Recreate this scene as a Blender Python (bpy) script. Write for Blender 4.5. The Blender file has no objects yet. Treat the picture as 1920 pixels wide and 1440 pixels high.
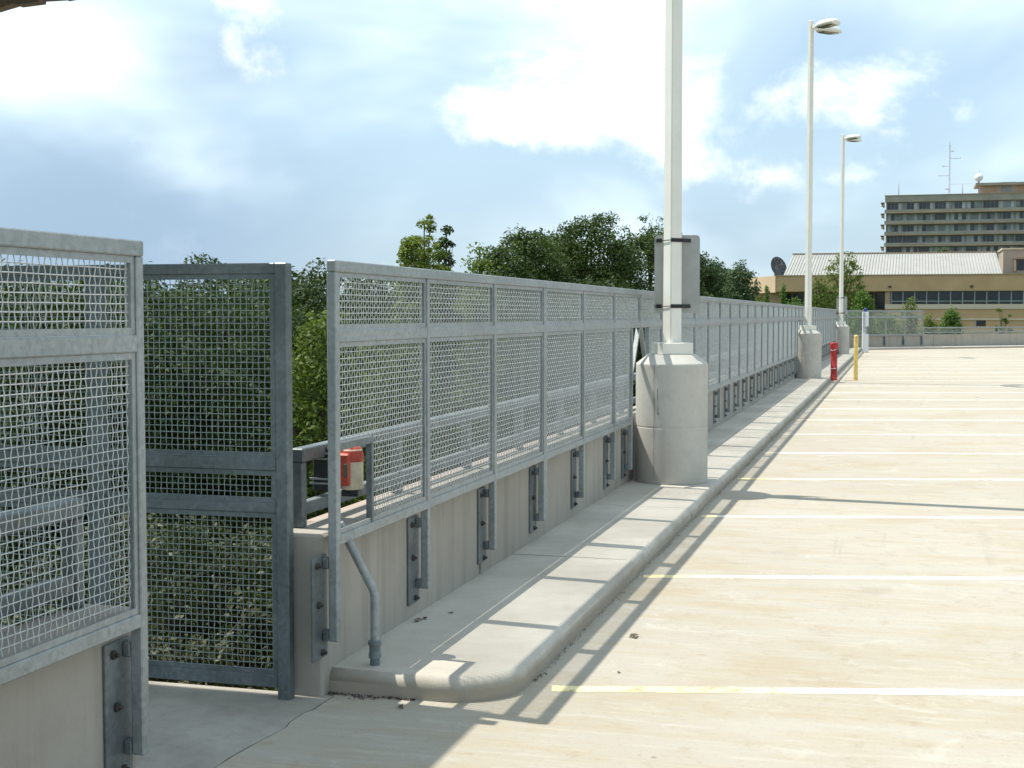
import bpy, bmesh, math, random
import numpy as np
from mathutils import Vector, Matrix

scene = bpy.context.scene
COL = scene.collection
R = math.radians

# ------------------------------------------------------------------ camera
TH = R(15.57)                      # camera looks 15.6 deg left of the fence line (+Y)
PITCH = math.atan(129 / 2580)
CAM_H = 1.6
cam_data = bpy.data.cameras.new('camera')
cam = bpy.data.objects.new('camera', cam_data)
COL.objects.link(cam)
cam.location = (0, 0, CAM_H)
cam.rotation_euler = (R(90) - PITCH, 0, TH)
cam_data.sensor_width = 36
cam_data.lens = 2580 / 1920 * 36
cam_data.clip_start = 0.05
cam_data.clip_end = 4000
scene.camera = cam

# ------------------------------------------------------------------ sun, sky, exposure
SUN_AZ = R(83)                     # to the left of +Y
SUN_EL = R(62.8)
to_sun = Vector((-math.sin(SUN_AZ) * math.cos(SUN_EL), math.cos(SUN_AZ) * math.cos(SUN_EL), math.sin(SUN_EL)))
sun_data = bpy.data.lights.new('sun', 'SUN')
sun_data.energy = 4.1
sun_data.angle = R(0.53)
sun_data.color = (1.0, 0.945, 0.85)
sun = bpy.data.objects.new('sun', sun_data)
sun.rotation_euler = to_sun.to_track_quat('Z', 'Y').to_euler()
sun.location = (0, 0, 60)
COL.objects.link(sun)

scene.view_settings.view_transform = 'Standard'
scene.view_settings.look = 'None'
scene.view_settings.gamma = 1.0
scene.view_settings.use_curve_mapping = False
scene.view_settings.exposure = 0.52
scene.cycles.max_bounces = 5
scene.cycles.diffuse_bounces = 3
scene.cycles.glossy_bounces = 2
scene.cycles.transmission_bounces = 3
scene.cycles.caustics_reflective = False
scene.cycles.caustics_refractive = False

CB = cam.rotation_euler.to_matrix()


def pix_dir(px, py):
    v = CB @ Vector(((px - 960) / 2580, (720 - py) / 2580, -1))
    return v.normalized()


world = bpy.data.worlds.new('World')
scene.world = world
world.use_nodes = True
wn = world.node_tree
wn.nodes.clear()


def N(tree, typ, **kw):
    n = tree.nodes.new(typ)
    for k, v in kw.items():
        if k == 'inp':
            for kk, vv in v.items():
                n.inputs[kk].default_value = vv
        else:
            setattr(n, k, v)
    return n


def build_world():
    t = wn
    L = t.links.new
    out = N(t, 'ShaderNodeOutputWorld')
    bg = N(t, 'ShaderNodeBackground', inp={'Strength': 0.1})
    L(bg.outputs[0], out.inputs[0])
    sky = N(t, 'ShaderNodeTexSky', sky_type='NISHITA', sun_disc=False, sun_elevation=SUN_EL,
            sun_rotation=-SUN_AZ, altitude=100, air_density=1.0, dust_density=1.2, ozone_density=2.0)
    tc = N(t, 'ShaderNodeTexCoord')
    gen = tc.outputs['Generated']

    def math_(op, a, b=None, clamp=False):
        n = N(t, 'ShaderNodeMath', operation=op, use_clamp=clamp)
        for i, v in enumerate((a, b)):
            if v is None:
                continue
            if isinstance(v, (int, float)):
                n.inputs[i].default_value = v
            else:
                L(v, n.inputs[i])
        return n.outputs[0]

    def noise(scale, detail, rough, stretch, off=(0, 0, 0), dist=0.0):
        m = N(t, 'ShaderNodeMapping')
        m.inputs['Scale'].default_value = stretch
        m.inputs['Location'].default_value = off
        L(gen, m.inputs['Vector'])
        n = N(t, 'ShaderNodeTexNoise', inp={'Scale': scale, 'Detail': detail, 'Roughness': rough, 'Distortion': dist})
        L(m.outputs[0], n.inputs['Vector'])
        return n.outputs['Fac']

    def blob(px, py, rx, ry):
        """soft bump of cloud centred on one direction of the sky"""
        c = pix_dir(px, py)
        s = N(t, 'ShaderNodeVectorMath', operation='SUBTRACT')
        L(gen, s.inputs[0])
        s.inputs[1].default_value = c
        m = N(t, 'ShaderNodeVectorMath', operation='MULTIPLY')
        L(s.outputs[0], m.inputs[0])
        a = 2580 / rx
        m.inputs[1].default_value = (a, a, 2580 / ry)
        ln = N(t, 'ShaderNodeVectorMath', operation='LENGTH')
        L(m.outputs[0], ln.inputs[0])
        mr = N(t, 'ShaderNodeMapRange', interpolation_type='SMOOTHERSTEP')
        L(ln.outputs['Value'], mr.inputs['Value'])
        for k, v in (('From Min', 0.0), ('From Max', 1.0), ('To Min', 1.0), ('To Max', 0.0)):
            mr.inputs[k].default_value = v
        return mr.outputs[0]

    def mix(f, a, b):
        n = N(t, 'ShaderNodeMix', data_type='RGBA')
        if isinstance(f, (int, float)):
            n.inputs['Factor'].default_value = f
        else:
            L(f, n.inputs['Factor'])
        for s, v in (('A', a), ('B', b)):
            sock = [i for i in n.inputs if i.name == s and i.type == 'RGBA'][0]
            if isinstance(v, tuple):
                sock.default_value = v
            else:
                L(v, sock)
        return [o for o in n.outputs if o.type == 'RGBA'][0]

    def ramp(v, lo, hi, smooth=True):
        mr = N(t, 'ShaderNodeMapRange', interpolation_type='SMOOTHSTEP' if smooth else 'LINEAR')
        L(v, mr.inputs['Value'])
        mr.inputs['From Min'].default_value = lo
        mr.inputs['From Max'].default_value = hi
        return mr.outputs[0]

    # high, thin, milky layer all over
    base = mix(0.55, sky.outputs[0], (4.9, 6.6, 7.9, 1))
    # broad grey-blue bank of distant cloud low down, all round the horizon, thicker in places
    sepz = N(t, 'ShaderNodeSeparateXYZ')
    L(gen, sepz.inputs[0])
    low = math_('SUBTRACT', 1.0, ramp(sepz.outputs[2], 0.0, 0.15))
    n_lo = noise(2.6, 2, 0.5, (1, 1, 2.2), (3.1, 0.4, 1.0))
    bank_f = math_('MULTIPLY', low, ramp(n_lo, 0.30, 0.62), True)
    bl = math_('MAXIMUM', blob(180, 440, 900, 420), math_('MULTIPLY', blob(330, 130, 360, 130), 0.75))
    bank_f = math_('MAXIMUM', math_('MULTIPLY', bank_f, 0.62), math_('MULTIPLY', bl, 0.95))
    c1 = mix(bank_f, base, (2.85, 4.0, 5.3, 1))
    # wide soft white veil
    n_v = noise(3.3, 4, 0.55, (1, 1, 1.9), (0.7, 2.2, 0.3), 0.3)
    veil = math_('ADD', n_v, math_('MULTIPLY', blob(820, -120, 1050, 430), 0.20))
    veil = math_('ADD', veil, math_('MULTIPLY', blob(40, 80, 320, 180), 0.28))
    veil = math_('ADD', veil, math_('MULTIPLY', blob(1820, -60, 420, 160), 0.12))
    veil = math_('ADD', veil, math_('MULTIPLY', blob(1120, 60, 620, 260), 0.13))
    veil = math_('ADD', veil, math_('MULTIPLY', blob(720, 190, 420, 130), 0.10))
    hi = ramp(sepz.outputs[2], 0.16, 0.55)
    veil = math_('ADD', veil, math_('MULTIPLY', hi, 0.16))
    veil_f = math_('MULTIPLY', ramp(veil, 0.47, 0.92), 0.92)
    c2 = mix(veil_f, c1, (9.2, 10.6, 11.2, 1))
    # heaped cumulus with crisp heads and grey undersides
    n_c = noise(8.5, 6, 0.60, (1, 1, 1.35), (5.3, 1.7, 2.0), 0.15)
    heads = [(870, 215, 160, 115, .34), (1060, 120, 360, 210, .31), (1270, 210, 300, 110, .26),
             (1560, 180, 200, 110, .28), (1000, 250, 210, 70, .25), (1300, 300, 170, 60, .18),
             (1400, 355, 260, 75, .27), (1560, 325, 190, 70, .30), (1820, 205, 75, 50, .16),
             (1925, 305, 60, 55, .27), (1380, 60, 330, 150, .26), (470, 40, 140, 140, .14)]
    dens = math_('ADD', math_('MULTIPLY', n_c, 1.9), -0.56)
    for (x, y, a, b, w) in heads:
        dens = math_('ADD', dens, math_('MULTIPLY', blob(x, y, a, b), w))
    cum = ramp(dens, 0.54, 0.98)
    # grey bases: same noise looked up slightly higher
    n_up = noise(5.5, 2, 0.55, (1, 1, 2.6), (5.3, 1.7, 2.12), 0.2)
    shade = ramp(n_up, 0.50, 0.68)
    shade = math_('MAXIMUM', math_('MULTIPLY', shade, 0.35),
                  math_('MAXIMUM', math_('MULTIPLY', blob(1330, 225, 300, 60), 0.62),
                        math_('MULTIPLY', blob(1120, 290, 170, 40), 0.5)))
    ccol = mix(shade, (11.4, 11.7, 11.4, 1), (6.3, 7.6, 8.9, 1))
    cum = math_('MULTIPLY', cum, math_('SUBTRACT', 0.93, math_('MULTIPLY', blob(180, 440, 900, 420), 0.8)), True)
    c3 = mix(cum, c2, ccol)
    L(c3, bg.inputs['Color'])


build_world()
world.cycles.sampling_method = 'NONE'
world.cycles.sample_map_resolution = 128

# ------------------------------------------------------------------ helpers


class MB:
    """collects geometry, builds ONE mesh object"""

    def __init__(self):
        self.v = []
        self.f = []
        self.sm = []

    def add(self, vs, fs, smooth=False):
        o = len(self.v)
        self.v.extend([tuple(p) for p in vs])
        for f in fs:
            self.f.append(tuple(o + i for i in f))
            self.sm.append(smooth)
        return self

    def box(self, x0, x1, y0, y1, z0, z1):
        vs = [(x, y, z) for x in (x0, x1) for y in (y0, y1) for z in (z0, z1)]
        fs = [(0, 1, 3, 2), (4, 6, 7, 5), (0, 4, 5, 1), (2, 3, 7, 6), (0, 2, 6, 4), (1, 5, 7, 3)]
        return self.add(vs, fs)

    def cbox(self, x0, x1, y0, y1, z0, z1, c=0.004):
        """box with chamfered edges"""
        bm = bmesh.new()
        bmesh.ops.create_cube(bm, size=1)
        for v in bm.verts:
            v.co = Vector((x0 + (v.co.x + .5) * (x1 - x0), y0 + (v.co.y + .5) * (y1 - y0), z0 + (v.co.z + .5) * (z1 - z0)))
        bmesh.ops.bevel(bm, geom=bm.edges[:], offset=c, segments=1, affect='EDGES', profile=0.5)
        bm.verts.index_update()
        self.add([v.co[:] for v in bm.verts], [[v.index for v in f.verts] for f in bm.faces])
        bm.free()
        return self

    def prism(self, poly, z0, z1, smooth=False):
        n = len(poly)
        vs = [(x, y, z0) for x, y in poly] + [(x, y, z1) for x, y in poly]
        self.add(vs, [tuple(range(n - 1, -1, -1)), tuple(range(n, 2 * n))])
        self.add(vs, [(i, (i + 1) % n, n + (i + 1) % n, n + i) for i in range(n)], smooth)
        return self

    def loft(self, rings, cap=True, smooth=True):
        n = len(rings[0])
        vs = [p for r in rings for p in r]
        fs = []
        for k in range(len(rings) - 1):
            for i in range(n):
                fs.append((k * n + i, k * n + (i + 1) % n, (k + 1) * n + (i + 1) % n, (k + 1) * n + i))
        self.add(vs, fs, smooth)
        if cap:
            self.add(rings[0], [tuple(range(n - 1, -1, -1))])
            self.add(rings[-1], [tuple(range(n))])
        return self

    def tube(self, pts, r, n=8, smooth=True, cap=True):
        pts = [Vector(p) for p in pts]
        rs = r if isinstance(r, (list, tuple)) else [r] * len(pts)
        rings = []
        ref = None
        for i, p in enumerate(pts):
            a = pts[max(i - 1, 0)]
            b = pts[min(i + 1, len(pts) - 1)]
            d = (b - a).normalized()
            if ref is None:
                ref = Vector((0, 0, 1)) if abs(d.z) < 0.9 else Vector((1, 0, 0))
            u = d.cross(ref).normalized()
            w = d.cross(u).normalized()
            ref = -d.cross(u) if False else ref
            rings.append([p + (u * math.cos(t) + w * math.sin(t)) * rs[i] for t in [2 * math.pi * k / n for k in range(n)]])
        return self.loft([[tuple(q) for q in rg] for rg in rings], cap, smooth)

    def lathe(self, prof, c=(0, 0, 0), n=20, smooth=True):
        rings = [[(c[0] + r * math.cos(2 * math.pi * k / n), c[1] + r * math.sin(2 * math.pi * k / n), c[2] + z) for k in range(n)] for r, z in prof]
        return self.loft(rings, True, smooth)

    def mesh(self, name):
        me = bpy.data.meshes.new(name)
        me.from_pydata(self.v, [], self.f)
        me.polygons.foreach_set('use_smooth', self.sm)
        me.update()
        return me


def obj(name, me, mat=None, parent=None, loc=None, rz=None):
    if isinstance(me, MB):
        me = me.mesh(name)
    if mat is not None and len(me.materials) == 0:
        me.materials.append(mat)
    o = bpy.data.objects.new(name, me)
    COL.objects.link(o)
    if parent is not None:
        o.parent = parent
    if loc is not None:
        o.location = loc
    if rz is not None:
        o.rotation_euler = (0, 0, rz)
    return o


def tag(o, label=None, cat=None, group=None, kind=None):
    if label:
        o['label'] = label
    if cat:
        o['category'] = cat
    if group:
        o['group'] = group
    if kind:
        o['kind'] = kind
    return o


def thing(name, label, cat, loc=(0, 0, 0), rz=0.0, group=None):
    o = bpy.data.objects.new(name, None)
    o.empty_display_size = 0.2
    COL.objects.link(o)
    o.location = loc
    o.rotation_euler = (0, 0, rz)
    return tag(o, label, cat, group)


def copy_tree(o, parent=None):
    c = o.copy()
    COL.objects.link(c)
    c.parent = parent
    for ch in list(o.children):
        copy_tree(ch, c)
    return c


def at(px, Z, z=None, py=None):
    """world point at camera depth Z for a pixel of the photograph (planning aid, level-camera form)"""
    X = (px - 960) / 2580 * Z
    x = X * math.cos(TH) - Z * math.sin(TH)
    y = X * math.sin(TH) + Z * math.cos(TH)
    if z is None:
        z = CAM_H - (py - 591) / 2580 * Z
    return Vector((x, y, z))


# ------------------------------------------------------------------ materials
def new_mat(name):
    m = bpy.data.materials.new(name)
    m.use_nodes = True
    t = m.node_tree
    t.nodes.clear()
    out = N(t, 'ShaderNodeOutputMaterial')
    b = N(t, 'ShaderNodeBsdfPrincipled')
    t.links.new(b.outputs[0], out.inputs[0])
    return m, t, b


def mixc(t, f, a, b, blend='MIX'):
    n = N(t, 'ShaderNodeMix', data_type='RGBA', blend_type=blend)
    if isinstance(f, (int, float)):
        n.inputs['Factor'].default_value = f
    else:
        t.links.new(f, n.inputs['Factor'])
    for s, v in (('A', a), ('B', b)):
        sock = [i for i in n.inputs if i.name == s and i.type == 'RGBA'][0]
        if isinstance(v, tuple):
            sock.default_value = v if len(v) == 4 else v + (1,)
        else:
            t.links.new(v, sock)
    return [o for o in n.outputs if o.type == 'RGBA'][0]


def nz(t, scale, detail=4, rough=0.55, stretch=(1, 1, 1), coord='Object', off=(0, 0, 0), rot=0.0, dist=0.0):
    tc = N(t, 'ShaderNodeTexCoord')
    m = N(t, 'ShaderNodeMapping')
    m.inputs['Scale'].default_value = stretch
    m.inputs['Location'].default_value = off
    m.inputs['Rotation'].default_value = (0, 0, rot)
    if coord == 'World':
        g = N(t, 'ShaderNodeNewGeometry')
        t.links.new(g.outputs['Position'], m.inputs['Vector'])
    else:
        t.links.new(tc.outputs[coord], m.inputs['Vector'])
    n = N(t, 'ShaderNodeTexNoise', inp={'Scale': scale, 'Detail': detail, 'Roughness': rough, 'Distortion': dist})
    t.links.new(m.outputs[0], n.inputs['Vector'])
    return n.outputs['Fac']


def rmp(t, v, lo, hi, a=0.0, b=1.0):
    mr = N(t, 'ShaderNodeMapRange', interpolation_type='SMOOTHSTEP')
    t.links.new(v, mr.inputs['Value'])
    mr.inputs['From Min'].default_value = lo
    mr.inputs['From Max'].default_value = hi
    mr.inputs['To Min'].default_value = a
    mr.inputs['To Max'].default_value = b
    return mr.outputs[0]


def bump(t, b, v, strength=0.3, dist=0.01):
    n = N(t, 'ShaderNodeBump', inp={'Strength': strength, 'Distance': dist})
    t.links.new(v, n.inputs['Height'])
    t.links.new(n.outputs[0], b.inputs['Normal'])


def objrand(t):
    return N(t, 'ShaderNodeObjectInfo').outputs['Random']


def mat_galv(name, c1, c2, metallic=0.45, rough=0.5):
    m, t, b = new_mat(name)
    v = N(t, 'ShaderNodeTexVoronoi', inp={'Scale': 55.0})
    g = N(t, 'ShaderNodeNewGeometry')
    t.links.new(g.outputs['Position'], v.inputs['Vector'])
    big = nz(t, 3.0, 5, 0.6, coord='World')
    fine = nz(t, 30.0, 3, 0.6, coord='World')
    c = mixc(t, rmp(t, big, 0.35, 0.68), c1 + (1,), c2 + (1,))
    bw = N(t, 'ShaderNodeRGBToBW')
    t.links.new(v.outputs['Color'], bw.inputs[0])
    c = mixc(t, 0.22, c, bw.outputs[0], 'SOFT_LIGHT')
    c = mixc(t, rmp(t, fine, 0.62, 0.72, 0, 0.35), c, tuple(x * 0.55 for x in c1) + (1,))
    t.links.new(c, b.inputs['Base Color'])
    b.inputs['Metallic'].default_value = metallic
    t.links.new(rmp(t, big, 0.3, 0.7, rough - 0.1, rough + 0.12), b.inputs['Roughness'])
    bump(t, b, fine, 0.06, 0.004)
    return m


def mat_concrete(name, c, dark, light, scale=1.0, streak=None, rough=0.9, bstr=0.25, speck=0.5):
    m, t, b = new_mat(name)
    big = nz(t, 0.55 * scale, 6, 0.62, coord='World')
    mid = nz(t, 4.0 * scale, 6, 0.65, coord='World', off=(7, 3, 1))
    fine = nz(t, 60.0, 4, 0.7, coord='World')
    col = mixc(t, rmp(t, big, 0.32, 0.70), dark + (1,), light + (1,))
    col = mixc(t, 0.5, col, c + (1,))
    col = mixc(t, rmp(t, mid, 0.45, 0.75, 0, 0.35), col, dark + (1,))
    if streak:
        s = nz(t, streak[0], 5, 0.6, streak[1], 'World', off=(1, 9, 2))
        col = mixc(t, rmp(t, s, streak[2], streak[3], 0, streak[4]), col, streak[5] + (1,))
    pit = nz(t, 140.0, 2, 0.5, coord='World')
    col = mixc(t, rmp(t, pit, 0.66, 0.74, 0, speck), col, tuple(x * 0.5 for x in dark) + (1,))
    t.links.new(col, b.inputs['Base Color'])
    b.inputs['Roughness'].default_value = rough
    b.inputs['Specular IOR Level'].default_value = 0.25
    bump(t, b, fine, bstr, 0.004)
    return m


def mat_plain(name, c, rough=0.6, metallic=0.0, var=0.12, scale=6.0, spec=0.4):
    m, t, b = new_mat(name)
    n1 = nz(t, scale, 5, 0.6, coord='World')
    col = mixc(t, rmp(t, n1, 0.3, 0.7), tuple(x * (1 - var) for x in c) + (1,), tuple(min(1, x * (1 + var)) for x in c) + (1,))
    t.links.new(col, b.inputs['Base Color'])
    b.inputs['Roughness'].default_value = rough
    b.inputs['Metallic'].default_value = metallic
    b.inputs['Specular IOR Level'].default_value = spec
    return m


def mat_leaf(name, ca, cb, cc=None, trans=0.3, rough=0.6):
    m, t, b = new_mat(name)
    g = N(t, 'ShaderNodeNewGeometry')
    rnd = g.outputs['Random Per Island']
    big = nz(t, 0.9, 3, 0.6, coord='World')
    c = mixc(t, rnd, ca + (1,), cb + (1,))
    if cc:
        f = N(t, 'ShaderNodeMath', operation='MULTIPLY')
        t.links.new(rmp(t, big, 0.48, 0.62), f.inputs[0])
        f.inputs[1].default_value = 0.7
        c = mixc(t, f.outputs[0], c, cc + (1,))
    t.links.new(c, b.inputs['Base Color'])
    b.inputs['Roughness'].default_value = rough
    b.inputs['Specular IOR Level'].default_value = 0.22
    tr = N(t, 'ShaderNodeBsdfTranslucent')
    c2 = mixc(t, 0.5, c, (0.16, 0.26, 0.02, 1))
    t.links.new(c2, tr.inputs['Color'])
    mx = N(t, 'ShaderNodeMixShader', inp={'Fac': trans})
    out = [n for n in t.nodes if n.type == 'OUTPUT_MATERIAL'][0]
    t.links.new(b.outputs[0], mx.inputs[1])
    t.links.new(tr.outputs[0], mx.inputs[2])
    t.links.new(mx.outputs[0], out.inputs[0])
    return m


M = {}
M['galv'] = mat_galv('galvanised_steel', (0.25, 0.275, 0.275), (0.33, 0.352, 0.35), 0.35, 0.5)
M['galv_dark'] = mat_galv('galvanised_steel_dull', (0.115, 0.135, 0.14), (0.21, 0.235, 0.24), 0.35, 0.55)
M['galv_shaded'] = mat_galv('galvanised_steel_shaded', (0.12, 0.145, 0.15), (0.185, 0.215, 0.22), 0.35, 0.5)  # gate steel darkened: the canopy's shade is put into its colour
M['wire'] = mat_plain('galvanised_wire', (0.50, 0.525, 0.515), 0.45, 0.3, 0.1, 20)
M['wire_shaded'] = mat_plain('galvanised_wire_shaded', (0.30, 0.345, 0.34), 0.45, 0.3, 0.1, 20)  # gate wire darkened likewise, canopy shade in the colour
M['bolt'] = mat_plain('rusty_bolt', (0.07, 0.06, 0.055), 0.6, 0.4, 0.3, 40)
M['wall'] = mat_concrete('parapet_concrete', (0.365, 0.335, 0.285), (0.28, 0.255, 0.215), (0.42, 0.39, 0.34), 1.0,
                         (1.0, (6.0, 6.0, 0.35), 0.48, 0.72, 0.55, (0.22, 0.20, 0.16)))
M['walk'] = mat_concrete('walk_concrete', (0.50, 0.47, 0.405), (0.35, 0.32, 0.265), (0.58, 0.55, 0.48), 1.7, None, 0.9, 0.35)
def kerb_dirt(m):
    t = m.node_tree
    b = [n for n in t.nodes if n.type == 'BSDF_PRINCIPLED'][0]
    src = b.inputs['Base Color'].links[0].from_socket
    g = N(t, 'ShaderNodeNewGeometry')
    sp = N(t, 'ShaderNodeSeparateXYZ')
    t.links.new(g.outputs['Position'], sp.inputs[0])
    n1 = nz(t, 5.0, 6, 0.7, coord='World', off=(2, 2, 2))
    ad = N(t, 'ShaderNodeMath', operation='MULTIPLY_ADD')
    t.links.new(n1, ad.inputs[0])
    ad.inputs[1].default_value = 0.09
    t.links.new(sp.outputs[2], ad.inputs[2])
    c = mixc(t, rmp(t, ad.outputs[0], 0.085, 0.145, 0.7, 0.0), src, (0.30, 0.255, 0.19, 1))
    t.links.new(c, b.inputs['Base Color'])


kerb_dirt(M['walk'])
M['pedestal'] = mat_concrete('pedestal_concrete', (0.50, 0.48, 0.425), (0.38, 0.36, 0.315), (0.57, 0.55, 0.50), 2.2,
                             (1.0, (7, 7, 0.5), 0.58, 0.75, 0.45, (0.27, 0.25, 0.21)), 0.85, 0.3, 0.7)
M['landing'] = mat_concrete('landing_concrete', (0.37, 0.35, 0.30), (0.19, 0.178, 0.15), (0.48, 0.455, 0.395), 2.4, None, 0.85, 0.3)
M['facing'] = mat_concrete('pink_precast', (0.44, 0.35, 0.295), (0.37, 0.29, 0.24), (0.48, 0.39, 0.335), 2.0, None, 0.9, 0.3)
M['white_paint'] = mat_plain('white_pole_paint', (0.76, 0.735, 0.66), 0.35, 0.0, 0.03, 3, 0.5)
M['black'] = mat_plain('black_strap', (0.015, 0.015, 0.016), 0.4, 0.2, 0.2)
M['alu'] = mat_plain('sign_aluminium', (0.36, 0.36, 0.34), 0.45, 0.5, 0.08, 5)
M['yellow'] = mat_plain('yellow_bollard_paint', (0.70, 0.53, 0.17), 0.5, 0, 0.16, 7)
M['red'] = mat_plain('red_paint', (0.42, 0.035, 0.032), 0.5, 0, 0.32, 9)
M['red_old'] = mat_plain('weathered_red_plastic', (0.46, 0.075, 0.045), 0.5, 0, 0.2, 30)
M['cream'] = mat_plain('faded_cream_plastic', (0.56, 0.50, 0.38), 0.6, 0, 0.15, 25)
M['lens'] = mat_plain('dark_lens', (0.10, 0.11, 0.09), 0.15, 0, 0.2, 9, 0.6)
M['dark'] = mat_plain('dark_enclosure', (0.03, 0.032, 0.035), 0.35, 0.1, 0.3, 20)
M['tower_white'] = mat_plain('phone_white', (0.75, 0.76, 0.75), 0.4, 0, 0.04, 5)
M['blue'] = mat_plain('phone_blue', (0.02, 0.04, 0.22), 0.3, 0, 0.1, 5)
M['canopy'] = mat_plain('canopy_fascia', (0.17, 0.13, 0.115), 0.8, 0, 0.25, 8)
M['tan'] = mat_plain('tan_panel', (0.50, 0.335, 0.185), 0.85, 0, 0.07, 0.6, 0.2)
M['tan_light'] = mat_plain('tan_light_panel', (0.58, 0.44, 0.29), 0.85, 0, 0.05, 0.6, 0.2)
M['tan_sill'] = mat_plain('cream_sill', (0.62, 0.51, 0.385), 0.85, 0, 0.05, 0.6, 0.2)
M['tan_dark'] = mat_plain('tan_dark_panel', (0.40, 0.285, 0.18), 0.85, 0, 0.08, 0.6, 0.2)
M['stone'] = mat_plain('tower_concrete', (0.33, 0.30, 0.245), 0.9, 0, 0.12, 0.35, 0.2)
M['stone_wall'] = mat_plain('tower_wall', (0.40, 0.32, 0.26), 0.9, 0, 0.08, 0.3, 0.2)
M['roof_metal'] = mat_plain('standing_seam_roof', (0.36, 0.36, 0.335), 0.6, 0.0, 0.06, 0.7)
M['seam'] = mat_plain('roof_seam', (0.29, 0.29, 0.27), 0.6, 0.0, 0.06, 0.7)
M['frame'] = mat_plain('window_frame', (0.38, 0.42, 0.40), 0.5, 0.2, 0.05, 3)
M['curtain'] = mat_plain('curtained_pane', (0.45, 0.47, 0.46), 0.6, 0, 0.1, 0.4)
M['curtain2'] = mat_plain('mid_grey_pane', (0.23, 0.25, 0.245), 0.4, 0, 0.2, 0.4)  # mid grey, between the curtain tone and the dark glass
M['dish'] = mat_plain('dish_mesh_grey', (0.075, 0.085, 0.10), 0.6, 0.2, 0.2, 2)
M['dish_white'] = mat_plain('dish_white', (0.72, 0.72, 0.71), 0.5, 0, 0.05, 2)
M['mast'] = mat_plain('mast_paint', (0.48, 0.36, 0.34), 0.6, 0.1, 0.1, 2)
M['bark'] = mat_concrete('bark', (0.10, 0.08, 0.06), (0.06, 0.05, 0.04), (0.15, 0.12, 0.10), 3.0, None, 0.95, 0.6)
M['dry'] = mat_plain('dry_leaf', (0.17, 0.135, 0.10), 0.8, 0, 0.4, 60)
M['dirt'] = mat_plain('gutter_dirt', (0.05, 0.042, 0.034), 0.95, 0, 0.4, 60)


def mat_glass(name, c):
    m, t, b = new_mat(name)
    n1 = nz(t, 0.25, 3, 0.5, coord='World')
    t.links.new(mixc(t, rmp(t, n1, 0.35, 0.65), c + (1,), tuple(x * 2.2 for x in c) + (1,)), b.inputs['Base Color'])
    b.inputs['Roughness'].default_value = 0.08
    b.inputs['Specular IOR Level'].default_value = 0.5
    return m


M['glass'] = mat_glass('dark_glass', (0.012, 0.016, 0.018))

LEAF = {
    'oak': mat_leaf('leaf_oak', (0.026, 0.05, 0.012), (0.072, 0.115, 0.028), (0.042, 0.078, 0.018), 0.2),
    'dark': mat_leaf('leaf_dark', (0.015, 0.032, 0.010), (0.046, 0.080, 0.022), None, 0.16),
    'yellow': mat_leaf('leaf_yellow_green', (0.11, 0.17, 0.025), (0.23, 0.27, 0.05), (0.09, 0.15, 0.03), 0.35),
    'lime': mat_leaf('leaf_lime', (0.06, 0.105, 0.018), (0.15, 0.19, 0.035), (0.045, 0.085, 0.018), 0.3),
    'magnolia': mat_leaf('leaf_glossy', (0.013, 0.026, 0.008), (0.050, 0.064, 0.020), (0.085, 0.082, 0.032), 0.1, 0.5),
    'bright': mat_leaf('leaf_bright', (0.07, 0.15, 0.025), (0.15, 0.25, 0.06), None, 0.35),
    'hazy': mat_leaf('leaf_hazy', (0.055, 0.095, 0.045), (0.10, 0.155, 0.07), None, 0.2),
    'thin': mat_leaf('leaf_thin', (0.12, 0.16, 0.035), (0.20, 0.23, 0.06), (0.09, 0.14, 0.03), 0.35),
}


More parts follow.
